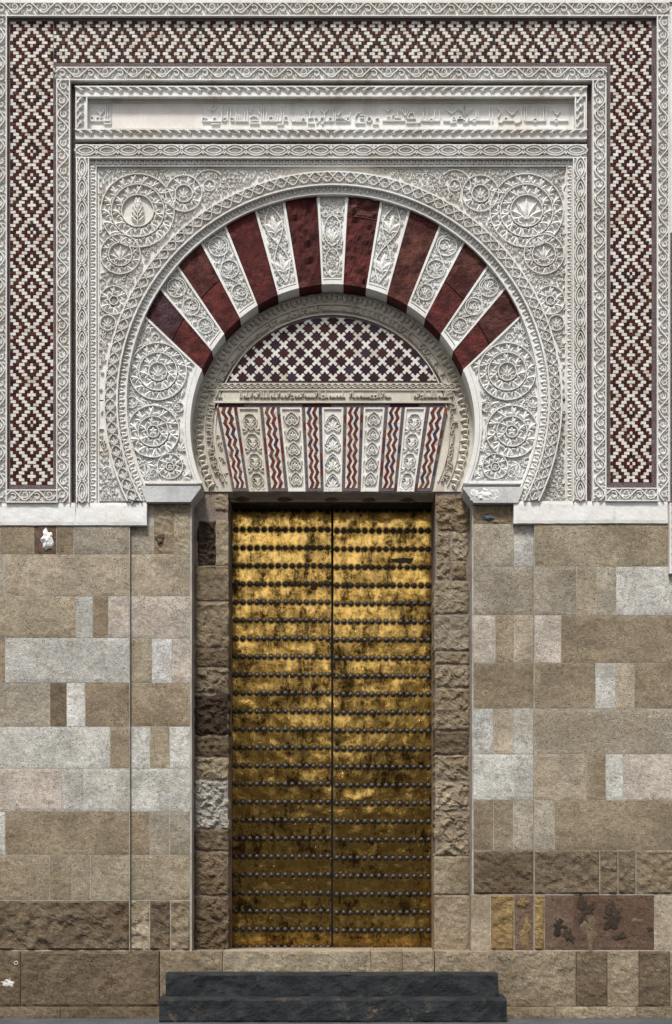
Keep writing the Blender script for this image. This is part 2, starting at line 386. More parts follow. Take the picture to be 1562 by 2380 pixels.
    def scroll(s, L, H, P=32.6, h=5., w=2.6, ph=0):
        n = max(1, round(L/P)); P = L/n; m = n*8
        s.stem([(L*i/m, H*.84*math.sin(math.pi*L*i/m/P+ph*math.pi)) for i in range(m+1)], w, h)
        for k in range(n):
            c = (k+.5)*P; g = 1 if (k+ph) % 2 == 0 else -1
            cy = -.18*g*H; r = .62*H
            a0 = g*math.pi*.55
            jx = rnd.uniform(-.06, .06)*P
            s.arc(c+jx, cy, r, a0+g*.6, a0-g*5.0, w*.8, h*.92, 12, r*.55)
            s.fan(c+jx+r*.1, cy-g*r*.05, -g*math.pi/2+rnd.uniform(-.9, .9), r*1.1, 3, 2.0, .5, h*.95)
            s.leaf(c+jx-r*.9, cy-g*r*.6, -g*1.9, H*.42, H*.28, h*.9); s.leaf(c+jx+r*.9, cy-g*r*.75, -g*1.0, H*.42, H*.28, h*.9)
            for q in (-1, 1):
                s.leaf(k*P+q*P*.06, 0+q*g*-.1*H, math.pi/2*(q*-g)+.25*q, H*.95, H*.34, h*.85, .3*q)
    def almonds(s, L, H, P=50., h=4.5):
        n = max(1, round(L/P)); P = L/n
        for k in range(n+1):
            e = k*P
            if 0 < k < n or True:
                for g in (-1, 1):
                    if 4 < e < L-4 or k in (0, n): s.ball(min(max(e, 4), L-4), g*H*.52, H*.34, h)
        for k in range(n):
            c = (k+.5)*P
            for g in (-1, 1):
                s.stem([(c+P*.52*u, g*H*.92*(1-u*u)**.8) for u in [-1+i*.2 for i in range(11)]], 3.4, h)
                s.stem([(c+P*.36*u, g*H*.55*(1-u*u)) for u in [-1+i*.25 for i in range(9)]], 3.0, h*.9)
                s.leaf(c+P*.5, g*H*.95, math.pi+g*.1, P*.22, H*.24, h*.7); s.leaf(c-P*.5, g*H*.95, -g*.1, P*.22, H*.24, h*.7)
            s.leaf(c-P*.2, 0, 0, P*.2, H*.26, h*.9); s.leaf(c, 0, 0, P*.22, H*.26, h*.9)
    def acanthus(s, L, H, P=23., h=5., flip=1):
        n = max(1, round(L/P)); P = L/n
        for k in range(n):
            x = k*P if flip > 0 else L-k*P
            g = flip
            s.stem([(x, -H*.85), (x+g*P*.4, -H*.5), (x+g*P*.75, H*.05)], 4.2, h, 5)
            for a, l in ((.15, .62), (.75, .74), (1.35, .6), (2.0, .42)):
                aa = a if g > 0 else math.pi-a
                s.leaf(x+g*P*.55, -H*.25, aa, H*1.35*l, H*.42, h, g*.35)
    def teeth(s, L, H, P=13., h=4., up=1):
        n = max(1, round(L/P)); P = L/n
        for k in range(n):
            c = (k+.5)*P
            s.leaf(c-P*.4, -up*H*.9, up*1.1, H*1.9, P*.42, h, up*.35); s.leaf(c+P*.35, -up*H*.95, up*2.1, H*1.5, P*.36, h*.9, -up*.4)
            s.stem([(c-P*.5, -up*H*.95), (c, -up*H*.5), (c+P*.5, -up*H*.95)], 2.2, h*.9)
    def interlace(s, L, H, P=27., h=5.):
        n = max(2, round(L/P)); P = L/n; m = n*8
        for g in (-1, 1): s.stem([(L*i/m, g*H*.88*math.sin(math.pi*L*i/m/P)) for i in range(m+1)], 2.5, h)
        for k in range(n):
            c = (k+.5)*P
            s.fan(c-P*.42, 0, 0., P*.72, 3, 1.0, .22, h*.9)
            for g in (-1, 1):
                s.leaf(k*P, g*H*.25, g*math.pi/2-.35*g, H*.85, H*.30, h*.9, -.4*g); s.leaf(k*P, g*H*.25, g*math.pi/2+.5*g, H*.7, H*.26, h*.8, .4*g)
    def fill(s, inside, x0, y0, x1, y1, step=13., h=4.5, flow=None, keep=()):
        j = 0; y = y0
        while y < y1:
            x = x0+(step/2 if j % 2 else 0)
            while x < x1:
                px, py = x+rnd.uniform(-.25, .25)*step, y+rnd.uniform(-.25, .25)*step
                if inside(px, py) and all(math.hypot(px-q[0], py-q[1]) > q[2]+step*.32 for q in keep):
                    a = (flow(px, py) if flow else 0)+rnd.uniform(-.9, .9); t = rnd.random()
                    if t < .6: s.fan(px-math.cos(a)*step*.4, py-math.sin(a)*step*.4, a, step*.95, 3, 1.5, .33, h, rnd.choice((-.5, .5)))
                    elif t < .8: s.curl(px, py, step*.42, a, .9*rnd.choice((-1, 1)), 2.0, h)
                    else: s.leaf(px-math.cos(a)*step*.5, py-math.sin(a)*step*.5, a, step*1.1, step*.4, h, rnd.choice((-.8, .8)))
                x += step
            y += step*.86; j += 1
    def kufic(s, L, H, h=3.5, w=2.4, seed=1):
        """a line of angular lettering: shafts, loops, teeth on a base line at t=+0.55H"""
        q = random.Random(seed); x = 2.; b = .55*H
        while x < L-4:
            k = q.random(); u = H*.34
            if k < .3:
                for i in range(q.choice((1, 2, 2))): s.stem([(x+i*u*.9, -H*.85), (x+i*u*.9, b)], w, h)
                s.stem([(x-u*.3, b), (x+u*1.8, b)], w, h); x += u*2.4
            elif k < .55:
                s.arc(x+u*.7, b-u*.55, u*.6, 0, 2*math.pi, w*.85, h, 8); s.stem([(x, b), (x+u*2.0, b)], w, h); x += u*2.2
            elif k < .75:
                for i in range(3): s.stem([(x+i*u*.75, b-u*1.1), (x+i*u*.75, b)], w*.9, h)
                s.stem([(x-u*.2, b), (x+u*2.2, b)], w, h); x += u*2.6
            elif k < .88:
                s.stem([(x, b-u*1.3), (x+u*1.5, b-u*1.3), (x+u*1.5, b+u*.6), (x-u*.2, b+u*.6)], w, h); x += u*2.4
            else:
                s.stem([(x, b), (x+u*.8, b-u*1.6), (x+u*1.6, -H*.7)], w, h); s.stem([(x+u*.8, b-u*1.6), (x+u*.1, -H*.55)], w, h); x += u*2.3
    def build(s, name, mat, parent, **k): return link(name, s.v, s.F, mat, parent, **k)

def fh(x0, ym): return lambda a, t: (x0+a, ym+t)
def fv(xm, y0): return lambda a, t: (xm+t, y0+a)
def fa(cx, cy, r): return lambda a, t: (cx+(r+t)*math.sin(a/r), cy-(r+t)*math.cos(a/r))
def clip(poly, con):
    """clip a polygon by a convex outline (given so that the inside is on the positive side)"""
    for i in range(len(con)):
        a, b = con[i], con[(i+1) % len(con)]; out = []
        sgn = lambda p: (b[0]-a[0])*(p[1]-a[1])-(b[1]-a[1])*(p[0]-a[0])
        for j in range(len(poly)):
            p, q = poly[j], poly[(j+1) % len(poly)]; sp, sq = sgn(p), sgn(q)
            if sp >= 0: out.append(p)
            if sp*sq < 0: t = sp/(sp-sq); out.append((p[0]+(q[0]-p[0])*t, p[1]+(q[1]-p[1])*t))
        poly = out
        if len(poly) < 3: return []
    return poly

# ------------------------------------------------------------------ ground
gx = 600
road = link('road', [(-gx, -gx, 0), (gx, -gx, 0), (gx, .5, 0), (-gx, .5, 0)], [(0, 1, 2, 3)], ROAD); road['kind'] = 'structure'
road['label'] = 'dark grey asphalt street at the foot of the wall'

# ------------------------------------------------------------------ stone walls beside the doorway
COL = {'W': (208, 205, 199), 'L': (190, 187, 179), 'P': (190, 179, 166), 'T': (170, 157, 137), 'G': (161, 152, 136),
       'B': (145, 131, 110), 'D': (116, 102, 84), 'K': (72, 61, 52), 'O': (146, 123, 86), 'R': (112, 93, 79), 'S': (157, 145, 124)}
def col(k): r, g, b = COL[k]; j = rnd.uniform(-7, 7); return lin(r+j, g+j, b+j*.9, .9)
WALL_D, PIL_D, JAMB_D, DOOR_D = 0.0, 0.035, 0.19, 0.60
def course(parent, y0, y1, d, spec, gap=1.5, **k):
    """spec: list of (x0, x1, colour key, extra dict)"""
    for e in spec:
        x0, x1, c = e[:3]; kk = dict(k); kk.update(e[3] if len(e) > 3 else {})
        stone('stone_block', x0+gap/2, y0+gap/2, x1-gap/2, y1-gap/2, d, col(c), parent, **kk)
ER = dict(amp=7, proud=2, freq=.035, step=4.5, rounding=.6, mat=ROUGH)      # eroded face
wl = thing('stone_wall', 'pale ashlar wall with a jagged white stone lump set in its top course', 'wall', 'ashlar walls flanking the doorway')
MB().box(-420, 1172, 302, 2338, .0035, .5).box(301, 1172, 446, 2212, PIL_D+.0035, .5).build('mortar_core', MORTAR, wl)
X0 = -400
course(wl, 1220, 1288, WALL_D, [(X0, -120, 'T'), (-120, 0, 'G'), (0, 79, 'B'), (131, 171, 'B'), (171, 300, 'G')])
stone('plaster_patch', 79.5, 1221, 130.5, 1287.5, WALL_D+.0005, col('R'), wl, amp=1.5, mat=ROUGH)
blob('white_stone_lump', 110, 1253, 14.5, 23, WALL_D, 7, col('W'), wl, MARBLE_W, 22, 5, .3)
course(wl, 1288, 1385, WALL_D, [(X0, -60, 'B'), (-60, 8, 'G'), (8, 301, 'T')])
course(wl, 1385, 1482, WALL_D, [(X0, -170, 'L'), (-170, 177, 'S'), (177, 216, 'L'), (216, 252, 'B'), (252, 301, 'P')])
course(wl, 1482, 1586, WALL_D, [(X0, -90, 'G'), (-90, 12, 'B'), (12, 301, 'L')])
course(wl, 1586, 1688, WALL_D, [(X0, -110, 'T'), (-110, 116, 'G'), (116, 155, 'D'), (155, 198, 'W'), (198, 301, 'B')])
course(wl, 1688, 1785, WALL_D, [(X0, -20, 'B'), (-20, 256, 'L'), (256, 301, 'B')])
course(wl, 1785, 1886, WALL_D, [(X0, -140, 'L'), (-140, 144, 'P'), (144, 193, 'L'), (193, 301, 'L')])
course(wl, 1886, 1986, WALL_D, [(X0, -100, 'T'), (-100, 12, 'L'), (12, 301, 'B')])
course(wl, 1986, 2091, WALL_D, [(X0, -60, 'B'), (-60, 115, 'S'), (115, 167, 'S'), (167, 210, 'S'), (210, 301, 'S')], amp=1.3)
course(wl, 2092, 2208, WALL_D, [(X0, -150, 'D', ER), (-150, 301, 'D', ER)])
PLD = -.03
course(wl, 2210, 2338, PLD, [(X0, -180, 'D'), (-180, 48, 'D'), (48, 370, 'D')], amp=2.2, proud=1, mat=ROUGH, step=5, depth=.2)
blob('torn_paper', 16, 2281, 16, 10, PLD, 1.5, col('W'), wl, MARBLE_W, 20, 3, .7)
r = Relief(PLD); r.ring(38, 2237, 4, 1.8, 2.5); r.build('small_pipe_ring', MARBLE_W, wl)
# doorway pilaster, recessed
course(wl, 1221, 1288, PIL_D, [(302, 357, 'G')]); stone('stone_block', 405, 1192, 441.5, 1288, PIL_D, col('S'), wl, amp=3, mat=ROUGH, freq=.1)
stone('plaster_patch', 357.5, 1190, 404.5, 1287, PIL_D+.0005, col('B'), wl, amp=4, mat=ROUGH, freq=.06)
blob('stone_lump', 372, 1250, 11, 14, PIL_D, 6, col('D'), wl); stone('stone_block', 357, 1168, 441.5, 1190, PIL_D, col('B'), wl, amp=6, mat=ROUGH, edge=4, step=4, freq=.08)
course(wl, 1288, 1385, PIL_D, [(302, 322, 'T'), (322, 442, 'T')])
course(wl, 1385, 1483, PIL_D, [(302, 442, 'P')]); course(wl, 1483, 1587, PIL_D, [(302, 353, 'S'), (353, 400, 'W'), (400, 442, 'P')])
course(wl, 1587, 1688, PIL_D, [(302, 442, 'B')]); course(wl, 1688, 1785, PIL_D, [(302, 349, 'L'), (349, 394, 'S'), (394, 442, 'L')])
course(wl, 1785, 1886, PIL_D, [(302, 442, 'L')]); course(wl, 1886, 1986, PIL_D, [(302, 348, 'B'), (348, 394, 'G'), (394, 442, 'G')])
course(wl, 1986, 2091, PIL_D, [(302, 442, 'S')], amp=1.5)
course(wl, 2092, 2208, PIL_D, [(302, 348, 'S', ER), (348, 396, 'D', ER), (396, 442, 'B', ER)])
# kerb stones along the base
for (a, b) in ((X0, -120), (-120, 140), (140, 371)): stone('footing_stone', a+.6, 2340, b-.6, 2366, PLD-.03, col('D'), wl, amp=2, edge=2, mat=ROUGH, depth=.2, step=6)

wr = thing('stone_wall', 'ashlar wall with dark blotched brown plaster low down and a narrow carved edging strip', 'wall', 'ashlar walls flanking the doorway')
MB().box(1241.5, 1172, 1960, 2338, .0035, .5).box(1097, 1172, 1242, 2212, PIL_D+.0035, .5).build('mortar_core', MORTAR, wr)
X1 = 1940
stone('plaster_patch', 1100, 1171, 1192, 1217, PIL_D+.0005, col('B'), wr, amp=5, mat=ROUGH, step=4, freq=.06)
blob('blue_grey_lump', 1133, 1203, 16, 6, PIL_D, 4, lin(110, 122, 130, .8), wr)
course(wr, 1217, 1316, PIL_D, [(1100, 1145, 'G'), (1145, 1195, 'G'), (1195, 1240, 'L')])
course(wr, 1216, 1316, WALL_D, [(1242, 1556, 'S'), (1556, 1700, 'S'), (1700, X1, 'G')])
course(wr, 1316, 1429, PIL_D, [(1100, 1240, 'G')])
course(wr, 1316, 1429, WALL_D, [(1242, 1340, 'G'), (1340, 1387, 'S'), (1387, 1432, 'G'), (1432, 1476, 'L'), (1476, 1640, 'L'), (1640, X1, 'B')])
course(wr, 1429, 1540, PIL_D, [(1100, 1151, 'P'), (1151, 1195, 'B'), (1195, 1240, 'T')])
course(wr, 1429, 1540, WALL_D, [(1242, 1304, 'P'), (1304, 1660, 'B'), (1660, X1, 'L')])
course(wr, 1540, 1646, PIL_D, [(1100, 1240, 'B')])
course(wr, 1540, 1646, WALL_D, [(1242, 1384, 'B'), (1384, 1431, 'L'), (1431, 1474, 'T'), (1474, 1700, 'B'), (1700, X1, 'T')])
course(wr, 1646, 1752, PIL_D, [(1100, 1146, 'L'), (1146, 1193, 'T'), (1193, 1240, 'L')])
course(wr, 1646, 1752, WALL_D, [(1242, 1580, 'G'), (1580, X1, 'L')])
course(wr, 1752, 1859, PIL_D, [(1100, 1240, 'L')])
course(wr, 1752, 1859, WALL_D, [(1242, 1362, 'T'), (1362, 1408, 'B'), (1408, 1448, 'L'), (1448, 1640, 'P'), (1640, X1, 'T')])
course(wr, 1859, 1975, PIL_D, [(1100, 1147, 'B'), (1147, 1193, 'S'), (1193, 1240, 'G')])
course(wr, 1859, 1975, WALL_D, [(1242, 1289, 'G'), (1289, 1720, 'B'), (1720, X1, 'L')])
E2 = dict(amp=4, proud=1.5, freq=.05, step=4.5, mat=ROUGH)
course(wr, 1975, 2078, PIL_D, [(1100, 1240, 'D', E2)])
course(wr, 1975, 2078, WALL_D, [(1242, 1394, 'D', E2), (1394, 1436, 'D', E2), (1436, 1478, 'D', E2), (1478, 1680, 'B', E2), (1680, X1, 'B', E2)])
course(wr, 2079, 2208, PIL_D, [(1094, 1140, 'T'), (1140, 1195, 'O', E2)])
course(wr, 2079, 2208, PIL_D, [(1195, 1240, 'R')], amp=1.5)
course(wr, 2079, 2208, WALL_D, [(1242, 1266, 'O', E2), (1520, 1700, 'T'), (1700, X1, 'B')])
for a, b in ((1266, 1333), (1333, 1520)): stone('plaster_patch', a, 2080, b, 2207, WALL_D, col('R'), wr, amp=1.4, mat=ROUGH)
for (cx, cy, rx, ry, c) in ((1300, 2150, 15, 16, 'K'), (1318, 2172, 12, 18, 'K'), (1362, 2116, 22, 26, 'K'), (1372, 2160, 20, 34, 'D'), (1420, 2130, 20, 24, 'K'), (1446, 2176, 14, 9, 'K'), (1480, 2142, 16, 9, 'D'), (1510, 2160, 7, 9, 'K')):
    blob('flaked_patch', cx, cy, rx, ry, WALL_D, 1.6, col(c), wr, None, 26, 4, .65)
for (cx, cy, rx, ry) in ((1216, 2098, 12, 13), (1222, 2165, 12, 34)): blob('ochre_lump', cx, cy, rx, ry, PIL_D, 3, col('O'), wr, None, 22, 4, .5)
course(wr, 2210, 2338, PLD, [(1010, 1339, 'B', dict(amp=3)), (1339, 1411, 'D'), (1411, 1485, 'B'), (1485, 1557, 'D'), (1557, 1740, 'B'), (1740, X1, 'D')], amp=3, mat=ROUGH, step=5, depth=.2)
for (a, b) in ((1172, 1290), (1290, 1480), (1480, 1700), (1700, X1)): stone('footing_stone', a+.6, 2340, b-.6, 2366, PLD-.03, col('B'), wr, amp=2, edge=2, mat=ROUGH, depth=.2, step=6)
# narrow carved edging at the end of the wall
m = MB().box(1556, 1168, 1600, 1332, -.03, .05).box(1556, 1168, 1560, 1332, -.045, .05).box(1556, 1326, 1600, 1332, -.0447, .05); eo = m.build('edging_strip', MARBLE, wr)
r = Relief(-.03, fv(1575, 1170)); r.teeth(154, 14, 20, 5); r.build('edging_carving', MARBLE, eo)

# ------------------------------------------------------------------ threshold, steps
th = thing('threshold', 'worn tan threshold stones between the bottom step and the gilt doors', 'threshold')
for (a, b, c) in ((371, 517, 'B'), (517, 862, 'S'), (862, 935, 'B'), (935, 1009, 'B')):
    stone('threshold_stone', a+.7, 2211, b-.7, 2338, PLD, col(c), th, amp=2.5, mat=ROUGH, depth=.3, step=6)
MB().box(446, 2211, 1098, 2338, PLD+.20, .9).build('threshold_floor', PLASTER, th)
def step_thing(label, x0, x1, y0, y1, d, depth, seed):
    t = thing('stone_step', label, 'step', 'steps below the doors')
    # lower edge reaches the ground or the step below; worn nosing
    nx = 90; prof = [(0, 0), (-.004, .010), (-.016, .018), (-.03, .02), (-depth, .02)]
    V = []; F = []
    zt = Wz(y0, d); zb = y1
    xa, xb = W(x0, y0, d)[0], W(x1, y0, d)[0]
    rows = []
    for i in range(nx+1):
        x = xa+(xb-xa)*i/nx; row = []
        for k in range(9):
            z = zb+(zt-.02-zb)*k/8
            row.append((x, d+.018*fbm(x*6, z*6, seed)+(.008 if k == 0 else 0), z))
        wv = .006*fbm(x*2, 3, seed)
        row += [(x, d+.010+.010*fbm(x*6, 9, seed), zt-.010+wv), (x, d+.026, zt-.002+wv), (x, d+.05, zt+wv), (x, d+depth, zt)]
        rows.append(row)
    m_ = len(rows[0])
    for rr in rows: V += rr
    for i in range(nx):
        for k in range(m_-1): F.append((i*m_+k, i*m_+k+1, (i+1)*m_+k+1, (i+1)*m_+k))
    for i in (0, nx):
        b = len(V); V += [(rows[i][-1][0], d+depth, zb)]
        F.append(tuple(i*m_+k for k in range(m_))+(b,))
    o = link('step_block', V, F, STEP, t, smooth=False); return t
step_thing('upper black weathered stone step, shorter of the two', 385, 1158, 2261, Wz(2317, -.16)-.01, -.16, .15, 3.)
step_thing('lower black weathered stone step resting on the street, wider of the two', 370, 1178, 2319, -.004, -.30, .29, 8.)

# ------------------------------------------------------------------ door jambs, lintel
def jamb(label, spec, x0, x1, sx):
    t = thing('door_jamb', label, 'door jamb', 'rough stone jambs either side of the doors')
    inner, outer = (x1, x0) if sx < 0 else (x0, x1)
    MB().box(x0+1 if sx > 0 else x0-12, 1143, x1-1 if sx < 0 else x1+12, 2212, JAMB_D+.012, DOOR_D+.02).build('plaster_bed', PLASTER, t)
    for (a, b, ya, yb, c, am) in spec:
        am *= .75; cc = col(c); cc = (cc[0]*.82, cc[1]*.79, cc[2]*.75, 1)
        stone('jamb_stone', a, ya, b, yb, JAMB_D, cc, t, amp=am, edge=min(am*.7, 5), step=3.6, depth=.25, mat=ROUGH, rounding=2.5 if am > 3 else 1.5, freq=.07, floor=-3.)
    return t
jl = jamb('door jamb of rough stones, one of them whitish and deeply pitted low down', [
    (499, 531, 1148, 1186, 'T', 6), (460, 501, 1209, 1312, 'K', 12), (502, 531, 1208, 1312, 'S', 3), (454, 531, 1314, 1394, 'B', 3.5),
    (454, 531, 1399, 1504, 'B', 5), (454, 531, 1507, 1549, 'D', 5), (454, 531, 1552, 1610, 'B', 9), (453, 530, 1613, 1707, 'K', 9),
    (453, 530, 1710, 1757, 'D', 6), (453, 530, 1761, 1810, 'S', 8), (452, 529, 1815, 1924, 'L', 13), (452, 530, 1928, 1977, 'D', 5),
    (452, 529, 1981, 2080, 'D', 7), (453, 530, 2083, 2136, 'D', 9), (453, 530, 2140, 2210, 'D', 9)], 452, 531, -1)
jr = jamb('door jamb of rough stones with two split chunks near its top and smooth blocks at its foot', [
    (1014, 1091, 1154, 1233, 'B', 8), (1015, 1046, 1239, 1345, 'S', 8), (1049, 1087, 1237, 1300, 'S', 8), (1050, 1084, 1302, 1346, 'B', 5), (1009, 1091, 1350, 1425, 'S', 5),
    (1009, 1091, 1429, 1510, 'G', 4), (1010, 1091, 1513, 1543, 'S', 5), (1012, 1091, 1546, 1596, 'S', 8), (1011, 1091, 1600, 1697, 'B', 7),
    (1011, 1090, 1701, 1752, 'D', 4), (1012, 1090, 1756, 1811, 'S', 9), (1013, 1090, 1815, 1884, 'T', 9), (1012, 1090, 1888, 1987, 'S', 11),
    (1009, 1091, 1990, 2078, 'S', 2), (1009, 1091, 2080, 2210, 'T', 2)], 1011, 1092, 1)
lt = thing('door_lintel', 'dark brown stone lintel over the gilt doors', 'lintel')
zt = Wz(1143, JAMB_D)
def soffit():
    V = []; F = []; nx, ny = 60, 12; xa, xb = W(452, 0, JAMB_D)[0], W(1092, 0, JAMB_D)[0]
    for j in range(ny+1):
        for i in range(nx+1):
            x = xa+(xb-xa)*i/nx; y = JAMB_D+.015+(DOOR_D+.05-JAMB_D)*j/ny
            V.append((x, y, zt+.012+.02*fbm(x*6, y*9, 4.)*(1 if j else 0)))
    for j in range(ny):
        for i in range(nx): a = j*(nx+1)+i; F.append((a, a+1, a+nx+2, a+nx+1))
    b = len(V); V += [(xa, JAMB_D+.02, zt+.3), (xb, JAMB_D+.02, zt+.3), (xb, DOOR_D+.07, zt+.3), (xa, DOOR_D+.07, zt+.3)]; F.append((b, b+1, b+2, b+3))
    link('lintel_stone', V, F, ROUGH, lt, color=lin(104, 84, 66, .9))
soffit()
for (cx, w_) in ((560, 60), (660, 70), (770, 60), (860, 60), (950, 70)):
    px = W(cx, 0, JAMB_D)[0]
    n = 14; V = []; F = []
    for k in range(3):
        for i in range(n):
            a = 2*math.pi*i/n; q = (1-.3*k)*(1+.25*fbm(math.cos(a)+cx, math.sin(a), 1))
            V.append((px+w_*.5*S*q*math.cos(a), JAMB_D+.2+.14*q*math.sin(a), zt+.015-.012*k))
    for k in range(2):
        for i in range(n): j = (i+1) % n; F.append((k*n+i, k*n+j, (k+1)*n+j, (k+1)*n+i))
    F.append(tuple(range(2*n, 3*n))); link('soffit_stone', V, F, ROUGH, lt, color=lin(132, 108, 82, .9))
MB().box(440, 1130, 1104, 2215, DOOR_D+.06, DOOR_D+.3).build('dark_backing', BLACKW, lt)

# ------------------------------------------------------------------ door leaves
def dome():
    V = []; F = []; n = 10
    for k, (rr, hh) in enumerate(((1.35, 0), (1.0, .12), (.95, .45), (.7, .8), (.32, .98))):
        for i in range(n): a = 2*math.pi*i/n; V.append((rr*math.cos(a), -hh, rr*math.sin(a)))
    for k in range(4):
        for i in range(n): j = (i+1) % n; F.append((k*n+i, k*n+j, (k+1)*n+j, (k+1)*n+i))
    V.append((0, -1.02, 0)); q = len(V)-1
    for i in range(n): F.append((4*n+i, 4*n+(i+1) % n, q))
    return V, F
dv, df = dome()
stud_me = bpy.data.meshes.new('stud'); stud_me.from_pydata(dv, [], df); stud_me.polygons.foreach_set('use_smooth', [True]*len(df)); stud_me.materials.append(IRON)
def leaf_door(label, x0, x1, yoff):
    t = thing('door_leaf', label, 'door', 'pair of gilt doors')
    top, bot = 1164., 2212.; d = DOOR_D
    MB().box(x0, top, x1, bot, d+.008, d+.06).build('door_core', BLACKW, t)
    rows = [1231+yoff+42.2*k for k in range(24) if 1231+yoff+42.2*k < 2205]
    seams = [1183]+rows+[bot-1]
    for a, b in zip(seams[:-1], seams[1:]):
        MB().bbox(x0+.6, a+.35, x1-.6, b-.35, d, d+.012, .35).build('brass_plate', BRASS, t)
    pitch = (x1-x0)/14.; studs = []
    for y in rows:
        for i in range(14): studs.append((x0+(i+.5)*pitch+rnd.uniform(-.5, .5), y+rnd.uniform(-.5, .5)))
    rad = 4.3*S
    for i, (x, y) in enumerate(studs[:300]):
        o = bpy.data.objects.new('stud', stud_me); C.objects.link(o); o.parent = t
        o.location = W(x, y, d); s_ = rad*rnd.uniform(.94, 1.06); o.scale = (s_, s_, s_)
    if len(studs) > 300:
        V = []; F = []
        for x, y in studs[300:]:
            p = W(x, y, d); b = len(V); V += [(p[0]+v[0]*rad, p[1]+v[1]*rad, p[2]+v[2]*rad) for v in dv]; F += [tuple(q+b for q in f) for f in df]
        link('lower_studs', V, F, IRON, t, smooth=True, kind='stuff')
    return t
dl = leaf_door('gilt brass studded door leaf with unbroken plates and no dark patch', 539.5, 770.6, 0)
dr = leaf_door('gilt brass studded door leaf with a torn dark patch near its top', 774.2, 1004, 3)
pp = [(908, 1299), (922, 1297), (936, 1296), (950, 1297), (962, 1296), (958, 1305), (950, 1311), (944, 1307), (934, 1309), (929, 1315), (927, 1308), (912, 1306)]
MB().prism(pp, DOOR_D-.004, DOOR_D+.005).build('torn_patch', BLACKW, dr)

# ------------------------------------------------------------------ marble ledges, imposts
for (lab, parts) in (('white marble ledge of two slabs ending beside the granite impost', [(-400, 175.6), (176.4, 341)]), ('white marble ledge in one long slab beside the chipped impost', [(1194, 1552)])):
    t = thing('marble_ledge', lab, 'ledge', 'white ledges under the carved frames')
    y0, y1 = (1168, 1220) if parts[0][0] < 0 else (1164, 1215.5)
    for a, b in parts: stone('ledge_slab', a, y0, b, y1, -.012, col('W'), t, amp=.7, edge=1.8, mat=MARBLE_W, depth=.2, rounding=.9)
    if len(parts) == 1: stone('ledge_slab', 1606, y0, 1940, y1, -.012, col('W'), t, amp=.7, edge=1.8, mat=MARBLE_W, depth=.2, rounding=.9)
def impost(label, mir):
    t = thing('impost_block', label, 'impost', 'impost blocks under the arch')
    q = [(326, 1129), (467, 1129), (467, 1134), (443, 1166), (340, 1166)]
    if mir: q = [(2*772-x, y+2) for x, y in q][::-1]
    MB().prism(q, -.022, .30).build('impost_stone', GRANITE, t)
    if mir: stone('chipped_face', 1094, 1134, 1160, 1163, -.024, col('W'), t, amp=4, edge=5, mat=MARBLE_W, step=4, depth=.04, freq=.1)
    return t
impost('grey granite impost block with an intact chamfered face', False)
impost('granite impost block with a chipped white patch on its face', True)

# ------------------------------------------------------------------ horseshoe arch
PX, PY = 773., 1148.                     # voussoir joints run to this point
IC = (773., 991., 331.); EC = (774., 930., 481.)
def ray(a, c):
    """point where the joint line at angle a (from straight up) meets circle c"""
    dx, dy = math.sin(a), -math.cos(a); ox, oy = PX-c[0], PY-c[1]
    b = ox*dx+oy*dy; q = ox*ox+oy*oy-c[2]*c[2]; t = -b+math.sqrt(b*b-q); return (PX+dx*t, PY+dy*t)
ar = thing('horseshoe_arch', 'horseshoe arch of alternating red and carved white voussoirs over the door', 'arch')
VD, GD = .03, .05                        # voussoir face, carved ground
def vous_poly(a0, a1, inset=0, ti=0., to=0.):
    n = 5; I = []; E = []
    for i in range(n+1):
        a = a0+(a1-a0)*i/n; p = ray(a, IC); q = ray(a, EC)
        L = math.hypot(q[0]-p[0], q[1]-p[1])
        I.append((p[0]+(q[0]-p[0])*ti/L, p[1]+(q[1]-p[1])*ti/L)); E.append((q[0]-(q[0]-p[0])*to/L, q[1]-(q[1]-p[1])*to/L))
    return I+E[::-1]
step_a = R_((46.4-3.0)/7)
bounds = [-R_(46.4)+step_a*i for i in range(8)]+[R_(3.0)+step_a*i for i in range(8)]
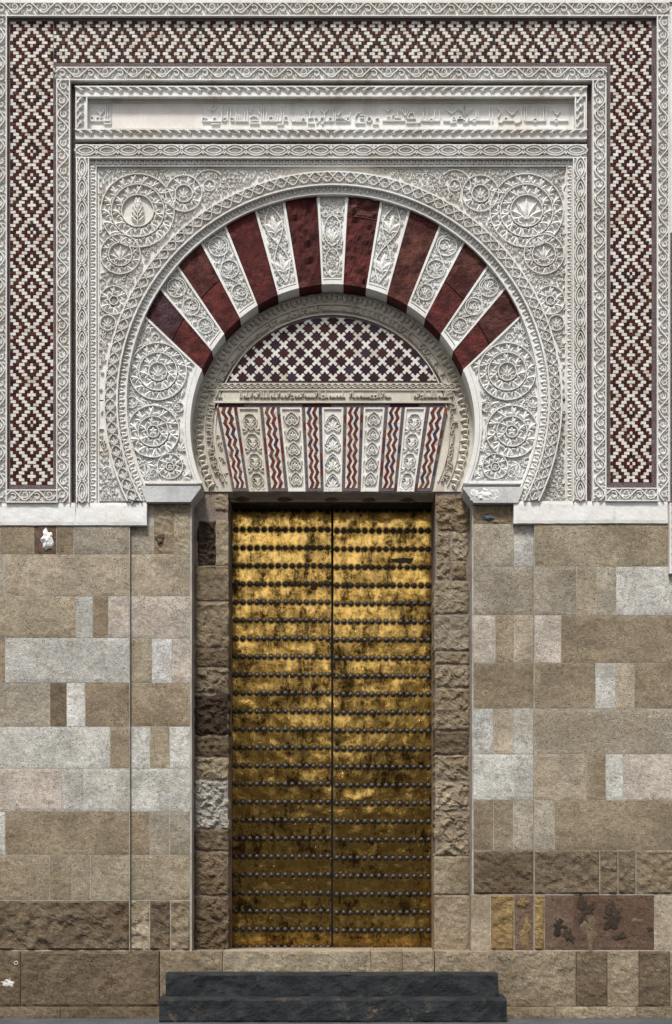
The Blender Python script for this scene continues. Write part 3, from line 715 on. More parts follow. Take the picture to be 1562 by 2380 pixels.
for k in range(15):
    a0, a1 = bounds[k], bounds[k+1]; g = R_(.05)
    if k % 2 == 0:                        # red
        n_split = {0: (.52,), 2: (.5,), 10: (), 12: (.48,), 14: (.45,), 8: (.75,)}.get(k, ())
        full = vous_poly(a0+g, a1-g); m = len(full)//2
        I, E = full[:m], full[m:][::-1]; ts = [0.]+list(n_split)+[1.]
        for t0, t1 in zip(ts[:-1], ts[1:]):
            e0 = t0+(.006 if t0 else 0); e1 = t1-(.006 if t1 < 1 else 0)
            lo = [(p[0]+(q[0]-p[0])*e0, p[1]+(q[1]-p[1])*e0) for p, q in zip(I, E)]
            hi = [(p[0]+(q[0]-p[0])*e1, p[1]+(q[1]-p[1])*e1) for p, q in zip(I, E)]
            # gridded rough face
            V = []; F = []; ny = 16; nx = 5*3; sd_ = rnd.random()*90; am = 7. if k in (6, 8) else 2.0
            lerp = lambda L_, f: (L_[min(int(f), 4)][0]+(L_[min(int(f), 4)+1][0]-L_[min(int(f), 4)][0])*(f-min(int(f), 4)), L_[min(int(f), 4)][1]+(L_[min(int(f), 4)+1][1]-L_[min(int(f), 4)][1])*(f-min(int(f), 4)))
            for j in range(ny+1):
                for i in range(nx+1):
                    f = 5*i/nx; p = lerp(lo, f); q = lerp(hi, f); x = p[0]+(q[0]-p[0])*j/ny; y = p[1]+(q[1]-p[1])*j/ny
                    e = min(i, nx-i, j, ny-j); h = (am*fbm(x*.06, y*.06, sd_, 5)-am*.3) if e else -.4
                    V.append(W(x, y, VD, h))
            for j in range(ny):
                for i in range(nx): A = j*(nx+1)+i; F.append((A, A+1, A+nx+2, A+nx+1))
            rg = list(range(nx))+[j*(nx+1)+nx for j in range(ny)]+[ny*(nx+1)+i for i in range(nx, 0, -1)]+[j*(nx+1) for j in range(ny, 0, -1)]
            b = len(V)
            for q_ in rg: V.append((V[q_][0], .27, V[q_][2]))
            for q_ in range(len(rg)): r2 = (q_+1) % len(rg); F.append((rg[q_], rg[r2], b+r2, b+q_))
            link('red_voussoir', V, F, REDV, ar, color=lin(*{0: (84, 60, 68), 2: (104, 58, 52), 4: (98, 40, 36), 6: (96, 40, 36), 8: (110, 66, 58), 10: (112, 66, 54), 12: (102, 60, 50), 14: (96, 54, 50)}[k], .75) if not (t0 == 0 and len(ts) > 2) else lin(106, 46, 40, .8))
    else:                                 # white carved
        base = MB().prism(vous_poly(a0+g, a1-g), GD, .27, VD).build('white_voussoir', MARBLE_W, ar)
        fr = MB(); I0 = vous_poly(a0+g, a1-g); mm = len(I0)//2
        wdt = R_(.50)
        fr.prism(vous_poly(a0+g, a0+g+wdt), VD-.002, GD+.001, VD).prism(vous_poly(a1-g-wdt, a1-g), VD-.002, GD+.001, VD)
        P1 = vous_poly(a0+g+wdt, a1-g-wdt); n1 = len(P1)//2
        def band(t0, t1, dd):
            lo = []; hi = []
            for i in range(n1):
                p = P1[i]; q = P1[len(P1)-1-i]; L = math.hypot(q[0]-p[0], q[1]-p[1])
                lo.append((p[0]+(q[0]-p[0])*t0/L, p[1]+(q[1]-p[1])*t0/L)); hi.append((p[0]+(q[0]-p[0])*t1/L, p[1]+(q[1]-p[1])*t1/L))
            fr.prism(lo+hi[::-1], dd, GD+.001, VD)
        Ln = math.hypot(ray((a0+a1)/2, EC)[0]-ray((a0+a1)/2, IC)[0], ray((a0+a1)/2, EC)[1]-ray((a0+a1)/2, IC)[1])
        band(-.2, 9, VD-.0035); band(11.5, 14.5, VD-.002); band(Ln-5, Ln-1, VD-.002)
        fr.build('border_fillet', MARBLE_W, base)
        am_ = (a0+a1)/2; p0 = ray(am_, IC); q0 = ray(am_, EC); ux, uy = (q0[0]-p0[0])/Ln, (q0[1]-p0[1])/Ln
        f = lambda a, t, p0=p0, ux=ux, uy=uy: (p0[0]+ux*a-uy*t, p0[1]+uy*a+ux*t)
        hw = lambda a: (math.hypot(p0[0]+ux*a-PX, p0[1]+uy*a-PY))*math.tan((a1-a0)/2-g-wdt)-1.
        r = Relief(GD, f); A, B = 17., Ln-8
        fh_ = Relief(GD, f); r.fill(lambda a, t: A-1 < a < B+1 and abs(t) < hw(a)-3, A, -40, B+2, 40, 8.5, 3.2, lambda x, y: 0.)
        if k == 7:                        # keystone: linked ovals with grapes
            for c, hh in ((48, 34), (122, 36)):
                for s_ in (-1, 1): r.stem([(c+hh*u, s_*hw(c)*.78*(1-u*u)**.6) for u in [-1+.2*i for i in range(11)]], 2.6, 5)
            for row in range(5):
                for i in range(row+1 if row < 3 else 5-row): r.ball(40+row*5, (i-((row if row < 3 else 4-row))/2)*5.2, 2.9, 5)
            r.fan(70, 0, 0, 16, 3, 1.6); r.fan(96, 0, 0, 34, 5, 1.1, .2); r.fan(24, 0, math.pi, 1, 1)
            for c in (84, 160, 24):
                for s_ in (-1, 1): r.curl(c, s_*hw(c)*.62, hw(c)*.3, s_*1.2, .95*s_, 2, 5); r.leaf(c+8, s_*hw(c)*.9, .3*s_, 14, 5)
            for c in (36, 60, 108, 134):
                for s_ in (-1, 1): r.leaf(c, s_*hw(c)*.45, .5*s_, 15, 4.5, 5, -.6*s_)
        else:
            if k in (5, 9):               # two crossing stems, pods
                for s_ in (-1, 1): r.stem([(A+(B-A)*i/24, s_*hw(A+(B-A)*i/24)*.72*math.sin(math.pi*2*i/24)) for i in range(25)], 2.8, 5)
                cells = ((.25, 1.), (.75, 1.))
                for cc, z in cells:
                    c = A+(B-A)*cc; r.fan(c-18, 0, 0, 44, 3, .75, .26, 5.5, .6); r.fan(c-20, 0, 0, 30, 4, 1.7, .2, 5, .6)
                for cc in (.03, .5, .97):
                    c = A+(B-A)*cc
                    for s_ in (-1, 1): r.curl(c, s_*hw(c)*.68, hw(c)*.24, 0, .9*s_, 1.9, 5); r.leaf(c-12, s_*hw(c)*.55, .25*s_, 16, 5, 5); r.leaf(c+14, s_*hw(c)*.8, math.pi-.2*s_, 14, 5, 5)
            else:                         # S-stem with round palmettes
                cs = [A+(B-A)*q for q in (.17, .5, .83)]; sg = 1 if k < 7 else -1
                for i, c in enumerate(cs):
                    rr = min(hw(c)*.86, (B-A)/6.2)
                    r.ring(c, 0, rr, 2.6, 5)
                    if (i+k//2) % 3 == 1: r.curl(c, sg*rr*.2, rr*.66, .4, 1.1*sg, 2.2, 5); r.fan(c-rr*.5, -sg*rr*.3, -.5*sg, rr*.9, 4, 1.8, .26, 5)
                    else: r.palmette(c-rr*.35, 0, rnd.uniform(-.5, .5), rr*1.15)
                for i in range(4):
                    c = A+(B-A)*(.0, .335, .665, 1.)[i]
                    for s_ in (-1, 1):
                        r.fan(c+(3 if i == 0 else -3 if i == 3 else 0), s_*hw(c)*.8, (0 if i == 0 else math.pi)+.5*s_*(1 if i == 0 else -1), 12, 3, 1.4, .34, 5); r.leaf(c, s_*hw(c)*.5, (math.pi if i else 0)-.4*s_, 12, 4.5, 5)
                r.stem([(c_, sg*hw(c_)*.7*math.sin(3*math.pi*(c_-A)/(B-A))) for c_ in [A+(B-A)*i/24 for i in range(25)]], 2.2, 4.6)
        r.build('vine_carving', MARBLE_W, base)
# big springer voussoirs with medallions
def circ_pt(c, y, sg): return (c[0]+sg*math.sqrt(c[2]**2-(y-c[1])**2), y)
def springer(sg, inset=(0, 0, 0, 0)):
    """outline between the last joint and the impost; sg -1 is the arch foot whose x is below the centre"""
    a = sg*R_(46.4); p = ray(a, IC); q = ray(a, EC); yb = 1123.
    def arc_pts(c, P0, P1, n=16):
        A0 = math.atan2(P0[1]-c[1], P0[0]-c[0]); A1 = math.atan2(P1[1]-c[1], P1[0]-c[0])
        if sg < 0:
            A0 %= 2*math.pi; A1 %= 2*math.pi
        return [(c[0]+c[2]*math.cos(A0+(A1-A0)*i/n), c[1]+c[2]*math.sin(A0+(A1-A0)*i/n)) for i in range(n+1)]
    return arc_pts(IC, p, circ_pt(IC, yb, sg)), arc_pts(EC, q, circ_pt(EC, yb, sg))
for sg in (-1, 1):
    I, E = springer(sg)
    base = MB().prism(I+E[::-1], GD, .27, VD).build('springer_stone', MARBLE_W, ar)
    fr = MB(); n = len(I)
    def strip(t0, t1, i0=0, i1=None, dd=VD-.002):
        i1 = n-1 if i1 is None else i1
        lo = [(I[i][0]+(E[i][0]-I[i][0])*t0, I[i][1]+(E[i][1]-I[i][1])*t0) for i in range(i0, i1+1)]
        hi = [(I[i][0]+(E[i][0]-I[i][0])*t1, I[i][1]+(E[i][1]-I[i][1])*t1) for i in range(i0, i1+1)]
        for i in range(len(lo)-1): fr.prism([lo[i], lo[i+1], hi[i+1], hi[i]], dd, GD+.001, VD)
    strip(-.002, .07, dd=VD-.006); strip(.075, .11); strip(.965, 1.0)
    fr.prism([I[0], E[0], (E[0][0]-sg*-.5, E[0][1]+6), (I[0][0], I[0][1]+6)], VD-.0032, GD+.001, VD)
    fr.box(min(I[-1][0], E[-1][0]), 1117, max(I[-1][0], E[-1][0]), 1123.4, VD-.003, GD+.001)
    fr.build('border_fillet', MARBLE_W, base)
    mx = (lambda x: x) if sg < 0 else (lambda x: 1546-x)
    r = Relief(GD, lambda a, t, mx=mx: (mx(a), t))
    def ins_s(x, y):
        if not 750 < y < 1115: return False
        if math.hypot(x-IC[0], y-IC[1]) < 331+26 or math.hypot(x-EC[0], y-EC[1]) > 481-10: return False
        return math.atan2(773-x, 1148-y) > R_(48)
    r.fill(ins_s, 285, 690, 470, 1116, 9.5, 4., lambda x, y: math.atan2(y-930, x-340), [(368, 865, 64), (357, 1004, 58), (396, 1085, 27)])
    r.medallion(368, 865, [66, 44, 21], 5.5, 1, 'palm'); r.medallion(357, 1004, [60, 35, 14], 5.5, 1, 'rose'); r.medallion(396, 1085, [29, 9], 5, -1, 'rose')
    r.palmette(338, 768, -math.pi*.58, 34); r.curl(364, 786, 12, 1., 1.1); r.curl(322, 796, 12, 2.5, -1.1)
    r.ring(307, 936, 13, 2.4); r.fan(307, 944, -math.pi/2, 15, 3, 1.6, .4)
    r.fan(326, 930, .2, 18, 3); r.fan(330, 946, 0, 16, 3); r.curl(417, 946, 13, 2., -1.1); r.leaf(421, 925, -1.2, 24, 8); r.fan(405, 955, 2.6, 16, 3)
    r.leaf(296, 905, -1.45, 30, 9); r.leaf(300, 968, 1.8, 22, 8); r.fan(301, 962, 2.0, 18, 3); r.fan(430, 852, -.5, 22, 3)
    r.curl(322, 1074, 13, .5, 1.2); r.palmette(338, 1110, -math.pi/2, 26); r.curl(357, 1100, 11, 2.5, -1.1); r.fan(342, 1080, .3, 20, 3)
    r.fan(418, 1050, -.9, 26, 4, 1.2, .25); r.fan(426, 1112, -.7, 20, 3); r.leaf(376, 1114, .1, 24, 6); r.leaf(440, 1090, 1.4, 22, 7); r.leaf(310, 1050, 1.3, 20, 7); r.leaf(424, 985, 1.2, 26, 7, 5, .4)
    r.leaf(380, 935, .2, 26, 8); r.leaf(356, 938, .5, 24, 8); r.leaf(400, 800, 1.0, 22, 7); r.leaf(420, 1010, 1.5, 24, 6); r.leaf(303, 850, -1.2, 24, 7)
    r.build('medallion_carving', MARBLE_W, base)

# ------------------------------------------------------------------ archivolt round the arch
av = thing('archivolt', 'curved band of interlaced leaves running round the outside of the arch', 'archivolt')
ae = lambda R: math.pi/2+math.asin(min(1, 233/R))
def ring_band(mb, r0, r1, d0, d1, n=72): mb.ann(774, 930, r0, r1, (-ae(r0), -ae(r1)), (ae(r0), ae(r1)), n, d0, d1)
m = MB(); ring_band(m, 479, 501, .006, .06); ring_band(m, 479.5, 482.5, -.004, .02); sb = m.build('scalloped_band', MARBLE, av)
r = Relief(.006, fa(774, 930, 491)); L = 491*ae(491); r.f = (lambda f: (lambda a, t: f(a-L, -t)))(fa(774, 930, 491)); r.teeth(2*L, 8, 17, 3.6); r.build('leaf_teeth', MARBLE, sb)
m = MB(); ring_band(m, 500.5, 533, -.016, .06); ring_band(m, 500.6, 504, -.034, 0); ring_band(m, 530, 533.4, -.034, .0); lb = m.build('leaf_band', MARBLE, av)
L2 = 517*ae(517); r = Relief(-.016, lambda a, t: fa(774, 930, 517)(a-L2, t)); r.interlace(2*L2, 12.5, 27, 5.5); r.build('interlace_carving', MARBLE, lb)

# ------------------------------------------------------------------ spandrel panel
sp = thing('spandrel_panel', 'carved spandrel panel of spiral leaf medallions filling the corners above the arch', 'carved panel')
SPD = .03
for sg in (-1, 1):
    n = 40; a_e = ae(531)
    arcp = [(774+sg*531*math.sin(a_e*i/n), 930-531*math.cos(a_e*i/n)) for i in range(n+1)]
    poly = [(774, 380), (774, 399)]+arcp[1:]+[(arcp[-1][0], 1169), (774+sg*551, 1169), (774+sg*551, 380)]
    # split in quads radially so the concave sheet is clean
    m = MB()
    for i in range(n):
        p, q = arcp[i], arcp[i+1]
        m.prism([(p[0], p[1]), (q[0], q[1]), (q[0], 380 if q[1] < 930 else q[1]), (p[0], 380 if p[1] < 930 else p[1])], SPD, .12) if q[1] < 930 else m.prism([p, q, (774+sg*551, q[1]), (774+sg*551, p[1])], SPD, .12)
    m.box(774+sg*531 if sg > 0 else 774-551, 380, 774+551 if sg > 0 else 774-531, 932, SPD, .12)
    o = m.build('panel_ground', MARBLE, sp)
    mx = (lambda x: x) if sg < 0 else (lambda x: 1544-x)
    def part(nm, fnc, kind=None):
        r = Relief(SPD, lambda a, t, mx=mx: (mx(a), t)); fnc(r); r.build(nm, MARBLE, o, kind=kind)
    part('medallion_carving', lambda r: r.medallion(321, 492, [85, 61, 37], 5, 1, 'plume' if sg < 0 else 'palm'))
    part('medallion_carving', lambda r: r.medallion(281, 593, [46, 27], 5, -1, 'palm'))
    part('medallion_carving', lambda r: r.medallion(428, 452, [42, 20], 5, -1, 'palm'))
    part('medallion_carving', lambda r: r.medallion(266, 700, [33, 10], 5, 1, 'palm'))
    part('medallion_carving', lambda r: r.medallion(252, 752, [18], 5, 1, 'palm'))
    part('roundel_carving', lambda r: (r.ring(487, 433, 13), r.fan(487, 440, -1.5, 16, 3, 1.8, .4), r.arc(487, 433, 36, 2.6, 5.6, 2.4, 5)))
    keep = [(321, 492, 85), (281, 593, 46), (428, 452, 42), (266, 700, 33), (487, 433, 14), (252, 752, 18)]
    ins = lambda x, y: 233 < x < 770 and 396 < y < 1160 and math.hypot(x-774, y-930) > 539
    part('small_leaf_carving', lambda r: r.fill(ins, 236, 398, 770, 1160, 10.5, 4.8, lambda x, y: math.atan2(y-930, x-774)+1.2, keep), 'stuff')
    fr = MB()
    xa, xb = (226, 231) if sg < 0 else (1313, 1318)
    fr.box(xa, 388, xb, 1168, SPD-.010, SPD+.02)
    if sg < 0: fr.box(231, 388, 1313, 393, SPD-.010, SPD+.02)
    fr.build('inner_fillet', MARBLE, o)

# ------------------------------------------------------------------ frames
def straight(parent, part, orient, a0, a1, c0, c1, d, kind, mat=MARBLE, rib=2.6, P=None, h=5., lift=5.5, flip=1, depth=.08, **kw):
    """one straight carved moulding: a ground slab, two raised ribs, and its carving as a sub-part"""
    m = MB()
    bx = (lambda p0, p1, q0, q1, dd, db: m.box(p0, q0, p1, q1, dd, db)) if orient == 'h' else (lambda p0, p1, q0, q1, dd, db: m.box(q0, p0, q1, p1, dd, db))
    bx(a0, a1, c0, c1, d, d+depth); bx(a0, a1, c0, c0+rib, d-lift*S, d+.002); bx(a0, a1, c1-rib, c1, d-lift*S*1.02, d+.002)
    o = m.build(part, mat, parent)
    H = (c1-c0)/2-rib; mid = (c0+c1)/2
    f = (lambda a, t: (a0+a, mid+t)) if orient == 'h' else (lambda a, t: (mid+t, a0+a))
    if kw.get('rev'): f0 = f; f = lambda a, t: f0(a, -t)
    r = Relief(d, f); L = a1-a0
    if kind == 'scroll': r.scroll(L, H, P or 32.6, h, 3.8, flip > 0)
    elif kind == 'almond': r.almonds(L, H, P or 50, h)
    elif kind == 'teeth': r.teeth(L, H, P or 14, h)
    elif kind == 'acanthus':
        r.acanthus(L/2, H, P or 23, h, 1) if flip >= 0 else r.acanthus(L, H, P or 23, h, -1)
        if flip >= 0:
            g = r.f; r.f = lambda a, t: g(a+L/2, t); r.acanthus(L/2, H, P or 23, h, -1)
    r.build({'scroll': 'vine_carving', 'almond': 'almond_chain_carving', 'teeth': 'tooth_carving', 'acanthus': 'acanthus_carving'}[kind], mat, o)
    return o
vf = thing('vine_scroll_frame', 'white carved vine scroll border running all round the red and white mosaic', 'carved frame')
FD = -.012
straight(vf, 'border_moulding', 'h', -12, 1556, 4, 37, FD, 'scroll')
straight(vf, 'border_moulding', 'v', 37.2, 1167.5, -12, 16, FD, 'scroll'); straight(vf, 'border_moulding', 'v', 37.2, 1164, 1527, 1556, FD, 'scroll')
straight(vf, 'border_moulding', 'h', 131, 1409.5, 155, 186, FD, 'scroll')
straight(vf, 'border_moulding', 'v', 186.2, 1167.5, 131, 163, FD, 'scroll'); straight(vf, 'border_moulding', 'v', 186.2, 1164, 1377, 1409.5, FD, 'scroll')
straight(vf, 'border_moulding', 'h', 16.2, 130.8, 1137, 1167.5, FD, 'scroll'); straight(vf, 'border_moulding', 'h', 1409.7, 1526.8, 1133, 1164, FD, 'scroll')

# mosaic panels
tile_me = MB().v
bm_ = [(-.5, 0, -.5), (-.5, 0, .5), (.5, 0, .5), (.5, 0, -.5)]
def unit_tile():
    V = [(-.46, -1, -.44), (-.46, -1, .44), (.46, -1, .44), (.46, -1, -.44), (-.5, -.7, -.5), (-.5, -.7, .5), (.5, -.7, .5), (.5, -.7, -.5), (-.5, 0, -.5), (-.5, 0, .5), (.5, 0, .5), (.5, 0, -.5)]
    F = [(0, 1, 2, 3)]+[(q+i, q+4+i, q+4+(i+1) % 4, q+(i+1) % 4) for q in (0, 4) for i in range(4)]
    return V, F
tv, tf = unit_tile(); tile_mesh = {}
for mt in (T_WHITE, T_DARK, T_BROWN):
    me = bpy.data.meshes.new('mosaic_tile'); me.from_pydata(tv, [], tf); me.materials.append(mt); tile_mesh[mt] = me
def mosaic(label, x0, y0, x1, y1, nh, nr, fn, dark, red):
    """nh half-bricks across, nr rows; fn(i, j) -> True where dark"""
    t = thing('mosaic_panel', label, 'mosaic', 'brick mosaic bands round the portal')
    md = .006
    for (a, b, c, e) in red: MB().box(a, b, c, e, md-.0045, .06).build('red_border', RED, t)
    MB().box(x0-.5, y0-.5, x1+.5, y1+.5, md+.004, .06).build('mosaic_bed', MORTAR, t)
    cw, rh = (x1-x0)/nh, (y1-y0)/nr; tiles = []
    for j in range(nr-1, -1, -1):
        i = 0
        while i < nh:
            dk = fn(i, j); e = i+1
            while e < nh and fn(e, j) == dk and e-i < 3: e += 1
            if e-i == 3 and not (i <= nh//2 < e) : e = i+2
            tiles.append((x0+cw*i, y0+rh*j, x0+cw*e, y0+rh*(j+1), dk)); i = e
    mats = {True: dark, False: T_WHITE}; rest = {True: [[], []], False: [[], []]}
    for q, (a, b, c, e, dk) in enumerate(tiles):
        g = .35; p = W((a+c)/2+rnd.uniform(-.35, .35), (b+e)/2+rnd.uniform(-.35, .35), md+.005)
        sx, sz = (c-a-g*2+rnd.uniform(-.3, .5))*S, (e-b-g*2+rnd.uniform(-.3, .3))*S; sy = .007+rnd.uniform(-.0025, .003)
        if q < 300:
            o = bpy.data.objects.new('mosaic_tile', tile_mesh[mats[dk]]); C.objects.link(o); o.parent = t
            o.location = p; o.scale = (sx, sy, sz); o.rotation_euler = (rnd.uniform(-.03, .03), rnd.uniform(-.02, .02), rnd.uniform(-.02, .02))
        else:
            V, F = rest[dk]; bb = len(V); tx, tz = rnd.uniform(-.06, .06), rnd.uniform(-.06, .06)
            V += [(p[0]+v[0]*sx, p[1]+v[1]*sy*(1 if v[1] == 0 else 1+tx*v[0]*4+tz*v[2]*4), p[2]+v[2]*sz) for v in tv]; F += [tuple(z+bb for z in f) for f in tf]
    for dk, nm in ((True, 'dark_tiles'), (False, 'white_tiles')):
        if rest[dk][0]: link(nm, rest[dk][0], rest[dk][1], mats[dk], t, kind='stuff')
    return t
def diamond(nr, ph, seed):
    q = random.Random(seed); full = [q.random() < .35 for _ in range(40)]
    def fn(i, j):
        jj = (j+ph); k = jj//8; d = abs(i-7)+min(jj % 8, 8-jj % 8); kk = (jj+4)//8
        if d == 0: return full[kk % 40]
        return d % 4 in (2, 3)
    return fn
def lattice(i, j):
    d = 99
    for a in range(-2, 14):
        for b in (-1, 0, 1, 2):
            if abs(i-(7*b+14*(a)-3)) < 15: d = min(d, abs(i-(7*b+14*a-3))+abs(j-(1+4*b)))
    return d in (0, 3, 4)
_lc = {}
def latt(i, j):
    if (i, j) not in _lc:
        d = 99
        for a in range(-2, 17):
            for b in (-1, 0, 1, 2, 3):
                px = 14*a+7*(b % 2)+3; d = min(d, abs(i-px)+abs(j-(1+4*b)))
        _lc[(i, j)] = d in (0, 3, 4)
    return _lc[(i, j)]
mosaic('red and white brick mosaic with dark cornered diamonds beside the two slab ledge', 24.5, 49.5, 124.5, 1127, 15, 137, diamond(137, 2, 3), T_DARK,
       [(16.2, 37.2, 24, 1136.8), (125, 146.2, 130.8, 1136.8), (24.2, 1127.5, 124.8, 1136.8), (24.2, 37.2, 124.8, 49)])
mosaic('red and white brick mosaic of stacked diamonds standing on the single slab ledge', 1418, 49.5, 1514, 1121, 15, 136, diamond(136, 6, 9), T_DARK,
       [(1514.5, 37.2, 1526.8, 1132.8), (1409.7, 146.2, 1417.5, 1132.8), (1417.7, 1121.5, 1514.3, 1132.8), (1417.7, 37.2, 1514.3, 49)])
mosaic('horizontal brown and white brick mosaic band over the inscription', 125.5, 49.5, 1417.5, 146, 199, 12, latt, T_BROWN,
       [(125, 37.2, 1417.5, 49), (131, 146.4, 1409.5, 154.8)])

# red strips
rb = thing('red_border_strip', 'narrow dark red stone strip framing the inscription and the arch panel', 'border strip')
RDD = .045
for (a, b, c, e) in ((163.2, 186.2, 175.2, 1168), (1364.6, 186.2, 1376.8, 1164), (175.4, 186.2, 1364.4, 199), (175.4, 323, 1364.4, 335)):
    L = max(c-a, e-b); n = int(L/62); 
    for i in range(n):
        t0, t1 = i/n, (i+1)/n
        (MB().box(a, b+(e-b)*t0+.3, c, b+(e-b)*t1-.3, RDD+rnd.uniform(-.001, .001), .08) if e-b > c-a else MB().box(a+(c-a)*t0+.3, b, a+(c-a)*t1-.3, e, RDD+rnd.uniform(-.001, .001), .08)).build('red_strip_stone', RED, rb)

# inscription panel
ip = thing('inscription_panel', 'long white panel with raised angular Arabic lettering in a leafy frame', 'inscription')
ID = -.008
straight(ip, 'leaf_moulding', 'h', 175.6, 1363.8, 199.2, 224, ID, 'acanthus', h=4.5); straight(ip, 'leaf_moulding', 'h', 175.6, 1363.8, 299, 322.5, ID, 'acanthus', h=5.5)
straight(ip, 'leaf_moulding', 'v', 224.2, 298.8, 175.6, 203, ID, 'acanthus', flip=-1, P=19); straight(ip, 'leaf_moulding', 'v', 224.2, 298.8, 1336, 1363.8, ID, 'acanthus', flip=-1, P=19)
LD = .04
pn = MB().box(203, 224, 1336, 299, LD, .1).build('lettering_ground', MARBLE_W, ip)
MB().box(203, 231, 1336, 238, LD-.012, LD+.002).build('inner_fillet', MARBLE_T, ip)
MB().box(261, 240, 473, 298.5, LD-.004, LD+.01).build('plain_repair_slab', mat_plain('pinkish_plaster', lin(226, 219, 212, .9), lin(214, 206, 198, .9), 5, .85, .2, .14), ip)
r = Relief(LD)
def strokes(ox, oy, k, L):
    for st in L: r.stem([((ox+x/k)/1.6005, (oy+y/k)/1.6005) for x, y in st], 2.7, 3.6)
V_ = lambda x, y, a=28, b=24, t=55: [[(x-a, y-b), (x, y), (x+a, y-b)], [(x, y), (x, y-t)]]
sh = lambda x, a, b: [[(x, a), (x, b)]]
ln = lambda x0, x1, y: [[(x0, y), (x1, y)]]
lp = lambda x, y, q=9: [[(x-q, y+q), (x-q, y-q), (x+q, y-q), (x+q, y+q), (x-q, y+q)]]
strokes(250, 300, 1.4933, lp(140, 214)+ln(128, 205, 228)+lp(172, 216)+lp(192, 216, 7)+ln(205, 245, 243)+ln(208, 245, 226)+sh(245, 205, 243)+[[(185, 205), (185, 150)], [(185, 192), (165, 165)], [(185, 192), (207, 170)]]+sh(215, 115, 205)+sh(228, 115, 205)+sh(240, 115, 200))
r.build('raised_lettering', MARBLE_W, pn); r = Relief(LD)
strokes(740, 370, 1.6, lp(30, 122)+lp(44, 124, 7)+ln(22, 130, 134)+V_(78, 74)+ln(75, 125, 150)+lp(95, 122)+sh(137, 38, 132)+sh(172, 42, 130)+sh(190, 42, 130)+lp(154, 122)+lp(200, 122)+sh(222, 40, 132)+ln(216, 296, 133)
        + sh(232, 95, 130)+sh(243, 95, 130)+sh(254, 95, 130)+sh(274, 80, 130)+sh(290, 46, 130)+[[(305, 112), (328, 100), (352, 112), (352, 130), (308, 130)], [(322, 45), (308, 82)], [(350, 58), (362, 92)]]+ln(303, 362, 146)+sh(372, 40, 132)+sh(386, 40, 130)+ln(372, 420, 133)+sh(402, 52, 130)
        + lp(428, 118, 11)+ln(414, 488, 134)+sh(455, 92, 130)+sh(470, 92, 130)+sh(490, 56, 132)+sh(503, 28, 152)+ln(466, 505, 152)+[[(510, 130), (510, 106), (526, 106)]]+ln(508, 532, 131)
        + [[(548, 110), (554, 134), (640, 134)]]+sh(575, 106, 134)+sh(590, 110, 134)+sh(603, 110, 134)+lp(622, 124)+V_(660, 86, 20, 24, 0)+sh(660, 86, 112)+V_(747, 86, 23, 24, 0)+sh(747, 86, 116)+[[(690, 146), (650, 146), (650, 116), (682, 110)], [(690, 116), (705, 110), (712, 130), (700, 146)], [(720, 136), (726, 112), (745, 112), (745, 140), (730, 150)]]
        + ln(745, 802, 133)+lp(782, 122)+sh(803, 40, 132)+sh(813, 40, 132)+[[(845, 76), (825, 112), (866, 118)]]+ln(812, 882, 133)+[[(880, 133), (890, 100)]])
strokes(1250, 370, 1.792, ln(0, 46, 130)+[[(8, 112), (30, 80)]]+ln(0, 96, 148)+sh(60, 110, 146)+sh(76, 110, 146)+sh(93, 92, 148)+[[(195, 162), (128, 162), (128, 120), (145, 96), (168, 90)], [(160, 110), (190, 110), (190, 150)]]+ln(160, 192, 129)+[[(215, 120), (205, 148), (224, 156), (240, 136), (226, 120), (212, 122)]]+ln(245, 285, 168)+[[(285, 128), (262, 132), (268, 166)]]
        + V_(345, 86, 24, 24, 30)+ln(310, 462, 146)+lp(350, 128)+[[(372, 155), (372, 112), (386, 102)]]+ln(388, 432, 126)+sh(408, 56, 122)+V_(462, 116, 24, 40, 76)+[[(472, 130), (490, 92), (515, 92), (530, 132), (475, 132)]]+ln(468, 532, 160)+[[(535, 160), (560, 158), (566, 134)]]+ln(572, 692, 147)+sh(580, 50, 147)+sh(606, 50, 147)+lp(635, 142)+sh(655, 76, 147)+sh(690, 76, 152)
        + ln(714, 762, 147)+V_(770, 98, 42, 32, 62)+[[(760, 160), (800, 156), (800, 138)]]+lp(786, 130, 8)+V_(858, 106, 40, 30, 60)+ln(808, 862, 140)+[[(845, 158), (880, 152), (886, 130)]]+lp(826, 126))
strokes(1700, 370, 1.792, ln(0, 42, 140)+[[(38, 160), (70, 156), (80, 130)]]+V_(50, 107, 50, 42, 62)+ln(76, 222, 145)+lp(115, 144, 10)+sh(126, 80, 124)+sh(140, 80, 145)+sh(215, 46, 152)+sh(236, 46, 152)+[[(264, 55), (290, 86), (274, 122)]]+ln(274, 304, 156)+ln(300, 382, 146)+lp(325, 134)+V_(365, 108, 38, 38, 68)+[[(385, 160), (414, 156), (430, 138)]]+sh(426, 52, 140)
        + sh(447, 42, 146)+sh(461, 42, 146)+ln(455, 592, 147)+lp(520, 144, 11)+sh(526, 56, 130)+sh(575, 38, 146)+sh(591, 50, 146)+V_(665, 106, 24, 30, 0)+ln(618, 742, 147)+lp(660, 146, 10))
r.build('raised_lettering', MARBLE_W, pn)

